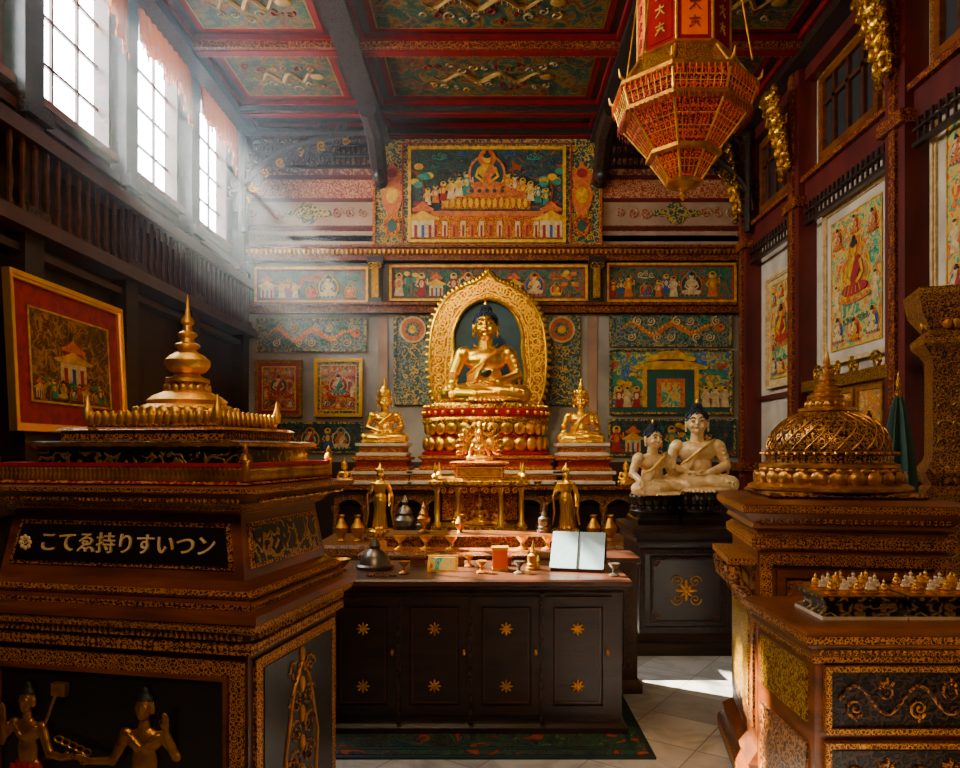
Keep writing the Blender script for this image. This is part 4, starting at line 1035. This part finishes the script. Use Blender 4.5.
for i, (x, w) in enumerate(((1.385,.135),(1.72,.15))):
    g = group('figurine_tray',(x,2.78,.97),.0)
    b = B()
    b.rect(0,0,w,.1,[(.02,0),(.02,.015),(0,.03),(0,.06),(.015,.07),(.015,.085)],'blackgold'); b.rect(0,0,w,.1,[(.022,.001),(.022,.014)],'white'); b.rect(0,0,w,.1,[(.012,.077),(.016,.09)],'gold2')
    for r in range(3):
        for k in range(5):
            xx = -w+.035+(2*w-.07)*k/4; yy = -.065+.065*r; c = 'white' if (k+r)%2 else 'mgold'; q = rs.uniform(.9,1.25)
            if (k*2+r) % 4 == 3:   # small shrine
                b.box(xx-.018,xx+.018,yy-.014,yy+.014,.09,.10,'gold2')
                for dx in (-.013,.013): b.box(xx+dx-.003,xx+dx+.003,yy-.012,yy+.012,.10,.125,'mgold')
                b.lathe(xx,yy,[(.028,.125),(.018,.133),(.012,.134),(.016,.141),(.006,.147),(.001,.158)],'mgold',8)
            else:                  # small seated figure
                b.lathe(xx,yy,[(.020*q,.09),(.022*q,.095),(.015*q,.10)],'gold2',10)
                b.ell((xx,yy,.100+.006*q),(.019*q,.014*q,.007*q),c,10,5); b.ell((xx,yy,.100+.018*q),(.010*q,.008*q,.013*q),c,8,5)
                b.ell((xx,yy,.100+.036*q),(.0065*q,.0065*q,.008*q),c,8,5); b.ell((xx,yy,.100+.045*q),(.004*q,.004*q,.006*q),'gold2',6,4)
                for dx in (-1,1): b.tube([(xx+dx*.009*q,yy,.100+.026*q),(xx+dx*.014*q,yy-.003,.100+.014*q),(xx+dx*.004*q,yy-.011,.100+.011*q)],.003*q,c,5)
    b.done('tray',g)

# =============================================================== left reliquary cabinet
LC = group('reliquary_cabinet',(-1.12,2.56,0),-math.radians(11.5))
hw, hd = .52, .37
b = B()
b.rect(0,0,hw-.05,hd-.05,[(.04,0),(.04,.1),(0,.14),(0,1.02)],'brownd')
b.rect(0,0,hw-.05,hd-.05,[(0,1.02),(.02,1.035),(.02,1.05),(.035,1.06),(.05,1.09),(.06,1.09),(.06,1.115),(.02,1.12)],'brown')
b.rect(0,0,hw-.05,hd-.05,[(.005,.985),(.022,.99),(.022,1.02),(.005,1.025)],'copper')
b.rect(0,0,hw-.05,hd-.05,[(.037,1.058),(.046,1.062),(.052,1.085),(.04,1.088)],'copper')
b.row(-hw+.05,hw-.05,50,lambda x: b.box(x-.005,x+.005,-hd+.05-.034,-hd+.05,1.035,1.056,'copper'))
b.row(-hd+.05,hd-.05,34,lambda y: b.box(hw-.05,hw-.05+.034,y-.005,y+.005,1.035,1.056,'copper'))
F = -hd+.05
b.frame(-hw+.06,hw-.06,.3,.965,.045,F-.012,F,'copper'); b.frame(-hw+.11,hw-.11,.35,.92,.012,F-.02,F,'brown')
b.box(-hw+.12,hw-.12,F-.004,F,.36,.91,'black')
sx = hw-.05
b.box(sx,sx+.012,-hd+.08,hd-.08,.3,.965,'copper'); b.box(sx,sx+.016,-hd+.12,hd-.12,.34,.93,'black')
b.done('lower_case',LC)
b = B()
for k in range(5):
    z = .45+.1*k
    for q in (-1,1): b.scroll(q*.05,0,z,.045,'brownc',1.5,0 if q>0 else pi,q,.13)
    b.ell((0,0,z+.05),(.016,.01,.03),'bronze',8,5)
for q in (-1,1): b.tube([(q*.1,0,.42),(q*.12,0,.6),(q*.06,0,.8),(0,0,.88)],.006,'bronze',6)
b.done('side_scrollwork',LC,(sx+.018,0,0),pi/2)
b = B()
b.rect(0,0,hw-.08,hd-.08,[(.05,1.12),(.05,1.14),(.035,1.15),(.045,1.165),(.03,1.18),(.0,1.20)],'brown')
b.rect(0,0,hw-.08,hd-.08,[(.051,1.122),(.053,1.138)],'copper'); b.rect(0,0,hw-.08,hd-.08,[(.04,1.152),(.05,1.163),(.036,1.176)],'copper')
b.rect(0,0,hw-.08,hd-.08,[(0,1.20),(-.03,1.40)],'brown')
b.rect(0,0,hw-.08,hd-.08,[(-.03,1.40),(-.01,1.41),(0,1.43),(.03,1.44),(.05,1.46),(.08,1.47),(.08,1.485),(.02,1.49)],'brown')
b.rect(0,0,hw-.08,hd-.08,[(-.008,1.412),(.006,1.43),(.032,1.438)],'copper'); b.rect(0,0,hw-.08,hd-.08,[(.082,1.472),(.083,1.484)],'copper')
b.row(-hw+.06,hw-.06,60,lambda x: b.ell((x,-hd+.02,1.448),(.005,.008,.007),'copper',6,4))
b.row(-hd+.06,hd-.06,40,lambda y: b.ell((hw-.02,y,1.448),(.008,.005,.007),'copper',6,4))
def slope(u, v): return Vector((u*(hw-.08), -(hd-.08)+.03*v-.006, 1.20+.20*v))
def quadf(pts, mat, th=.01): b.loft([pts,[(p[0],p[1]+th,p[2]) for p in pts]], mat)
quadf([slope(-.92,.16),slope(.92,.16),slope(.86,.86),slope(-.86,.86)],'copper')
o_ = Vector((0,-.004,0))
quadf([slope(-.88,.22)+o_,slope(.88,.22)+o_,slope(.83,.8)+o_,slope(-.83,.8)+o_],'black')
sx2 = hw-.08
pts = [Vector((sx2-.03*v+.006, y*(hd-.08), 1.20+.20*v)) for y, v in ((-.85,.16),(.85,.16),(.8,.86),(-.8,.86))]
b.loft([pts,[p-Vector((.01,0,0)) for p in pts]],'copper')
pts = [Vector((sx2-.03*v+.010, y*(hd-.08), 1.20+.20*v)) for y, v in ((-.78,.22),(.78,.22),(.74,.8),(-.74,.8))]
b.loft([pts,[p-Vector((.01,0,0)) for p in pts]],'blackgold')
b.done('middle_case',LC)
fc = bpy.data.curves.new('inscription_font','FONT'); fc.body = '\u3053\u3066\u3091\u6301\u308a\u3059\u3044\u3064\u30f3'
fc.size = .070; fc.extrude = .003; fc.align_x = 'CENTER'; fc.align_y = 'CENTER'; fc.offset = .0004; fc.space_character = 1.02
to = bpy.data.objects.new('tmp_text', fc); S.collection.objects.link(to)
dg = bpy.context.evaluated_depsgraph_get(); dg.update()
tm = bpy.data.meshes.new_from_object(to.evaluated_get(dg)); bpy.data.objects.remove(to)
tm.materials.clear(); tm.materials.append(M['ivory'])
to = bpy.data.objects.new('gilt_inscription', tm); S.collection.objects.link(to); to.parent = LC
p = slope(.06,.5); to.location = (p.x, p.y-.007, p.z); to.rotation_euler = (pi/2-.149,0,0)
b = B(); p = slope(-.78,.5)
for k in range(8): a = k*pi/4; b.ell((p.x+.018*cos(a),p.y-.008,p.z+.018*sin(a)),(.008,.004,.008),'ivory',8,4)
b.scroll(p.x,p.y-.008,p.z,.012,'ivory',1.2,0,1,.2); b.done('inscription_rosette',LC)
b = B()
hr, hq = hw-.07, hd-.07
b.rect(0,0,hr,hq,[(0,1.49),(.01,1.495),(0,1.505)],'redgold')
def bead(x, y): b.lathe(x,y,[(.008,1.505),(.011,1.515),(.006,1.525),(.010,1.54),(.004,1.55)],'gold2',6)
for k in range(56): x = -hr+2*hr*k/55; bead(x,-hq); bead(x,hq)
for k in range(1,38): y = -hq+2*hq*k/38; bead(-hr,y); bead(hr,y)
for s_ in (-1,1): b.box(-hr,hr,s_*hq-.008,s_*hq+.008,1.548,1.560,'red'); b.box(s_*hr-.008,s_*hr+.008,-hq,hq,1.548,1.560,'red')
for x in (-hr,hr):
    for y in (-hq,hq): b.lathe(x,y,[(.012,1.505),(.012,1.56),(.018,1.57),(.012,1.585),(.006,1.59),(.009,1.6),(.001,1.62)],'gold2',12)
b.rect(.03,0,.36,.25,[(0,1.50),(.02,1.51),(0,1.52),(0,1.60),(.02,1.61),(.02,1.625),(0,1.63)],'blackgold')
b.rect(.03,0,.362,.252,[(.019,1.612),(.021,1.623)],'gold2')
b.rect(.03,0,.30,.22,[(0,1.63),(0,1.66),(.015,1.665),(0,1.675)],'copper')
b.rect(.05,0,.23,.19,[(0,1.67),(.01,1.68),(0,1.69),(0,1.70)],'brownc')
for k in range(17): x = -.18+.46*k/16; b.ell((x,-.195,1.705),(.015,.010,.026),'mgold',8,5); b.ell((x,.195,1.705),(.015,.010,.026),'mgold',8,5)
for k in range(13): y = -.18+.36*k/12; b.ell((.285,y,1.705),(.010,.015,.026),'mgold',8,5); b.ell((-.185,y,1.705),(.010,.015,.026),'mgold',8,5)
for x in (-.19,.29):
    for y in (-.195,.195): b.lathe(x,y,[(.012,1.70),(.016,1.73),(.008,1.75),(.002,1.78)],'mgold',10)
prof = [(.16,1.70),(.165,1.715),(.15,1.725),(.14,1.73),(.145,1.742),(.13,1.755),(.115,1.76),(.12,1.772),(.10,1.79),(.078,1.80),(.06,1.812),(.05,1.818),(.055,1.83),(.066,1.838),(.066,1.85),(.045,1.858),(.036,1.868),(.055,1.878),(.068,1.90),(.068,1.915),(.05,1.935),(.032,1.945),(.025,1.955),(.038,1.965),(.038,1.972),(.023,1.98),(.018,1.995),(.029,2.005),(.029,2.012),(.015,2.02),(.012,2.04),(.020,2.05),(.018,2.06),(.009,2.075),(.006,2.10),(.001,2.15)]
b.lathe(.05,0,[(r*1.12,z) for r, z in prof],'mgold',40)
b.petals(.05,0,1.705,.17,26,.045,'mgold',.4); b.petals(.05,0,1.80,.075,16,.03,'mgold',.4)
b.petals(.05,0,1.885,.068,14,.03,'mgold',.3)
b.done('casket_and_finial',LC)
def relief(name, mir):
    bb = B(); E = lambda c, r: bb.ell(c, r, 'gold', 14, 10)
    q = mir
    E((0,0,.05),(.13,.07,.12)); E((0,0,.2),(.085,.06,.12)); E((0,0,.33),(.12,.065,.08)); bb.cap([(0,0,.38),(0,-.01,.46)],[.04,.035],'gold')
    E((0,-.02,.53),(.055,.06,.075)); E((0,-.045,.49),(.035,.035,.035)); E((0,-.082,.525),(.01,.014,.016))
    E((0,0,.62),(.03,.03,.04)); E((0,0,.575),(.06,.058,.045))
    for a in (-1,1): E((a*.058,0,.52),(.01,.016,.035)); E((a*.025,-.072,.54),(.014,.008,.007)); E((a*.12,0,.36),(.045,.045,.045))
    bb.cap([(-.12*q,0,.36),(-.2*q,-.02,.2),(-.33*q,-.05,.2)],[.042,.034,.024],'gold'); hand(bb,(-.33*q,-.05,.2),(-q,-.1,.3),(0,-1,0),1,.7)
    bb.cap([(.12*q,0,.36),(.21*q,-.02,.24),(.16*q,-.07,.40)],[.042,.034,.024],'gold'); hand(bb,(.16*q,-.07,.41),(0,-.1,1),(0,-1,0),1,.7)
    bb.tube([(-.1,-.05,.38),(0,-.085,.30),(.1,-.05,.38)],.012,'gold',6)
    for k in range(5): bb.tube([(-.1+.05*k,-.06,.12),(-.11+.055*k,-.075,-.1)],.012,'gold',6)
    E((0,0,-.12),(.15,.06,.14)); E((0,0,-.3),(.12,.05,.2))
    me = remesh(bb,name,.009,['bronze'])
    me.materials.append(M['redp']); me.materials.append(M['darkp'])
    for p in me.polygons:
        if p.center.z < .13: p.material_index = 1
        elif p.center.z > .575: p.material_index = 2
    return me
o = inst('relief_attendant',relief('relief_figure_a',1),LC,(.13,F-.012,.545),.1,.50); o.scale = (.5,.3,.5)
o = inst('relief_attendant_facing',relief('relief_figure_b',-1),LC,(-.29,F-.012,.55),-.1,.48); o.scale = (.48,.3,.48)
b = B()
for k in range(5): b.tube([(-.06-.025*k+.016*cos(t),F-.03,.665+.008*k+.010*sin(t)) for t in [2*pi*j/10 for j in range(11)]],.003,'gold2',5)
b.box(-.19,-.14,F-.03,F-.01,.83,.87,'gold2'); b.tube([(-.21,F-.03,.74),(-.17,F-.03,.84)],.005,'gold2',6)
b.done('relief_attributes',LC)

# =============================================================== lantern
LN = group('hanging_palace_lantern',(1.34,5.0,0))
b = B()
O8 = lambda P, mat: b.lathe(0,0,P,mat,8,r0=pi/8)
b.lathe(0,0,[(.002,3.33),(.03,3.36),(.015,3.39),(.05,3.41)],'gold2',12)
O8([(.05,3.41),(.12,3.44),(.13,3.46)],'gold2')
O8([(.12,3.46),(.20,3.57),(.22,3.61)],'glow'); O8([(.22,3.61),(.26,3.62),(.26,3.645),(.23,3.655)],'gold2')
O8([(.24,3.655),(.36,3.80),(.41,3.87)],'glow'); O8([(.41,3.87),(.46,3.88),(.46,3.905),(.43,3.915)],'gold2')
O8([(.44,3.915),(.475,4.03)],'glow'); O8([(.47,4.03),(.50,4.04),(.50,4.065),(.46,4.08)],'gold2')
O8([(.46,4.08),(.40,4.14),(.35,4.24),(.34,4.25)],'goldf'); O8([(.34,4.24),(.36,4.255),(.34,4.28)],'gold2')
O8([(.31,4.28),(.31,5.1)],'lred'); O8([(.33,5.1),(.35,5.12),(.33,5.16),(.1,5.3),(.03,5.4)],'gold2')
for k in range(8):
    a = pi/8+k*pi/4; c, s_ = cos(a), sin(a)
    for (r0,z0),(r1_,z1) in (((.12,3.46),(.22,3.61)),((.24,3.655),(.41,3.87)),((.442,3.915),(.478,4.03)),((.46,4.08),(.35,4.24)),((.312,4.28),(.312,5.1))):
        b.tube([(r0*c,r0*s_,z0),(r1_*c,r1_*s_,z1)],.010,'mgold',6)
    b.tube([(.46*c,.46*s_,4.06),(.51*c,.51*s_,4.09),(.52*c,.52*s_,4.14)],[.012,.010,.004],'mgold',6)
    am = a+pi/8; t = Vector((-sin(am),cos(am),0)); n = Vector((cos(am),sin(am),0)); cp = cos(pi/8)
    ap = .31*cp
    mt = 'lorange' if k%2 else 'lred'
    p = [n*(ap+.004)+t*u*.085+Vector((0,0,z)) for u, z in ((-1,4.32),(1,4.32),(1,5.06),(-1,5.06))]
    b.loft([p,[v-n*.006 for v in p]],mt)
    for j in range(6):
        z = 4.98-.115*j
        for st in (((-.7,.4),(.7,.5)),((0,.9),(-.1,-.1),(-.7,-.8)),((.1,.1),(.7,-.7)),((-.5,-.1),(.5,0)))[:3+(j%2)]:
            b.tube([n*(ap+.008)+t*u*.05+Vector((0,0,z+v*.045)) for u, v in st],.0055,'redp' if k%2 else 'goldp',5)
    for (r0,z0),(r1_,z1),m_ in (((.13,3.475),(.215,3.60),4),((.25,3.67),(.40,3.86),6),((.445,3.92),(.476,4.025),8)):
        for j in range(1,m_):
            u = (j/m_-.5)*2
            h0, h1 = r0*sin(pi/8), r1_*sin(pi/8)
            b.tube([n*(r0*cp+.004)+t*u*h0+Vector((0,0,z0)),n*(r1_*cp+.004)+t*u*h1+Vector((0,0,z1))],.0035,'mgold',4)
        for j in (1,2):
            f = j/3; r = r0+(r1_-r0)*f; z = z0+(z1-z0)*f
            b.tube([n*(r*cp+.004)-t*r*sin(pi/8)+Vector((0,0,z)),n*(r*cp+.004)+t*r*sin(pi/8)+Vector((0,0,z))],.0035,'mgold',4)
    for j in range(9):
        q = n*(.50*cp)+t*((j-4)/4.5*.18)
        b.tube([q+Vector((0,0,4.045)),q+Vector((0,0,3.975))],[.006,.002],'lorange',5)
        q = n*(.46*cp)+t*((j-4)/4.5*.165)
        b.tube([q+Vector((0,0,3.885)),q+Vector((0,0,3.83))],[.006,.002],'redp',5)
b.tube([(0,0,5.35),(0,0,6.42)],.018,'gold2',8)
for k in range(4):
    a = k*pi/2+pi/4; b.tube([(.5*cos(a),.5*sin(a),4.12),(.12*cos(a),.12*sin(a),6.38)],.006,'gold2',5)
b.done('lantern',LN)

# =============================================================== incense haze, thickest near the windows, thinning to nothing across the room
m = bpy.data.materials.new('incense_haze'); m.use_nodes = True; nt = m.node_tree; nt.nodes.clear()
o_ = nt.nodes.new('ShaderNodeOutputMaterial'); vs = nt.nodes.new('ShaderNodeVolumeScatter')
vs.inputs['Color'].default_value = (.82,.94,1,1); vs.inputs['Anisotropy'].default_value = .3
tc = nt.nodes.new('ShaderNodeTexCoord'); sp = nt.nodes.new('ShaderNodeSeparateXYZ'); mr = nt.nodes.new('ShaderNodeMapRange')
mr.interpolation_type = 'SMOOTHSTEP'
mr.inputs[1].default_value = -3.4; mr.inputs[2].default_value = .2; mr.inputs[3].default_value = .021; mr.inputs[4].default_value = 0
m2 = nt.nodes.new('ShaderNodeMapRange'); m2.inputs[1].default_value = 2.0; m2.inputs[2].default_value = 3.2
L(nt, tc.outputs['Object'], sp.inputs[0]); L(nt, sp.outputs[0], mr.inputs[0]); L(nt, sp.outputs[2], m2.inputs[0])
L(nt, math_(nt,'MULTIPLY',mr.outputs[0],m2.outputs[0]), vs.inputs['Density'])
nt.links.new(vs.outputs[0], o_.inputs['Volume']); M['haze'] = m
b = B(); b.box(XL+.3,.25,5.0,YB-.6,2.0,ZC-.3,'haze'); b.done('incense_smoke')

# =============================================================== lights
def light(name, kind, loc, energy, col, target=None, size=1, size_y=None, **kw):
    l = bpy.data.lights.new(name, kind); l.energy = energy; l.color = col
    o = bpy.data.objects.new(name, l); S.collection.objects.link(o); o.location = loc
    if kind == 'AREA':
        l.size = size
        if size_y: l.shape = 'RECTANGLE'; l.size_y = size_y
    elif kind in ('POINT','SPOT'): l.shadow_soft_size = size
    if target is not None: o.rotation_euler = (Vector(target)-Vector(loc)).to_track_quat('-Z','Y').to_euler()
    for k, v in kw.items(): setattr(l, k, v)
    return o
for i, (y0, y1) in enumerate(wins):
    o = light('window_portal_%d' % i,'AREA',(XL-WT-.02,(y0+y1)/2,(ZS+ZT)/2),1,(1,1,1),(XL+3,(y0+y1)/2,(ZS+ZT)/2),1.7,1.7)
    o.data.cycles.is_portal = True
sun = light('sun','SUN',(0,0,10),90,(1,.88,.68),(4.95,-3.0,10-5.3)); sun.data.angle = .012
light('lantern_bulb','POINT',(1.34,5.0,3.75),12,(1,.5,.15),size=.05)
light('nave_fill','AREA',(-1.0,3.2,6.0),135,(1,.72,.42),(0,8.5,2.2),1.2)  # unseen fill high above the view, added to warm the room
s = light('altar_fill_spot','SPOT',(-1.3,6.3,6.0),620,(1,.82,.50),(-.05,9.9,2.5),.15); s.data.spot_size = math.radians(38); s.data.spot_blend = .7  # added spot out of view, brightens the Buddha and aureole
s = light('altar_fill_spot','SPOT',(1.4,6.2,6.05),320,(1,.76,.42),(0,8.6,1.4),.15); s.data.spot_size = math.radians(50); s.data.spot_blend = .7  # second added spot, unseen, lifts the shrine and lower altar
light('front_fill','AREA',(-.2,-.6,4.0),85,(1,.68,.38),(0,3.2,1.0),.8)  # added fill behind the camera, warms the foreground cabinets
w = bpy.data.worlds.new('World'); S.world = w; w.use_nodes = True
bg = w.node_tree.nodes['Background']; bg.inputs[0].default_value = (.88,.95,1,1); bg.inputs[1].default_value = 36.0

cam = bpy.data.cameras.new('Camera'); co = bpy.data.objects.new('Camera', cam); S.collection.objects.link(co)
co.location = (0,0,1.6); co.rotation_euler = (pi/2,0,0)
cam.lens = 27; cam.sensor_width = 36; cam.shift_x = -10/960; cam.shift_y = 66/960; cam.clip_start = .05
S.camera = co
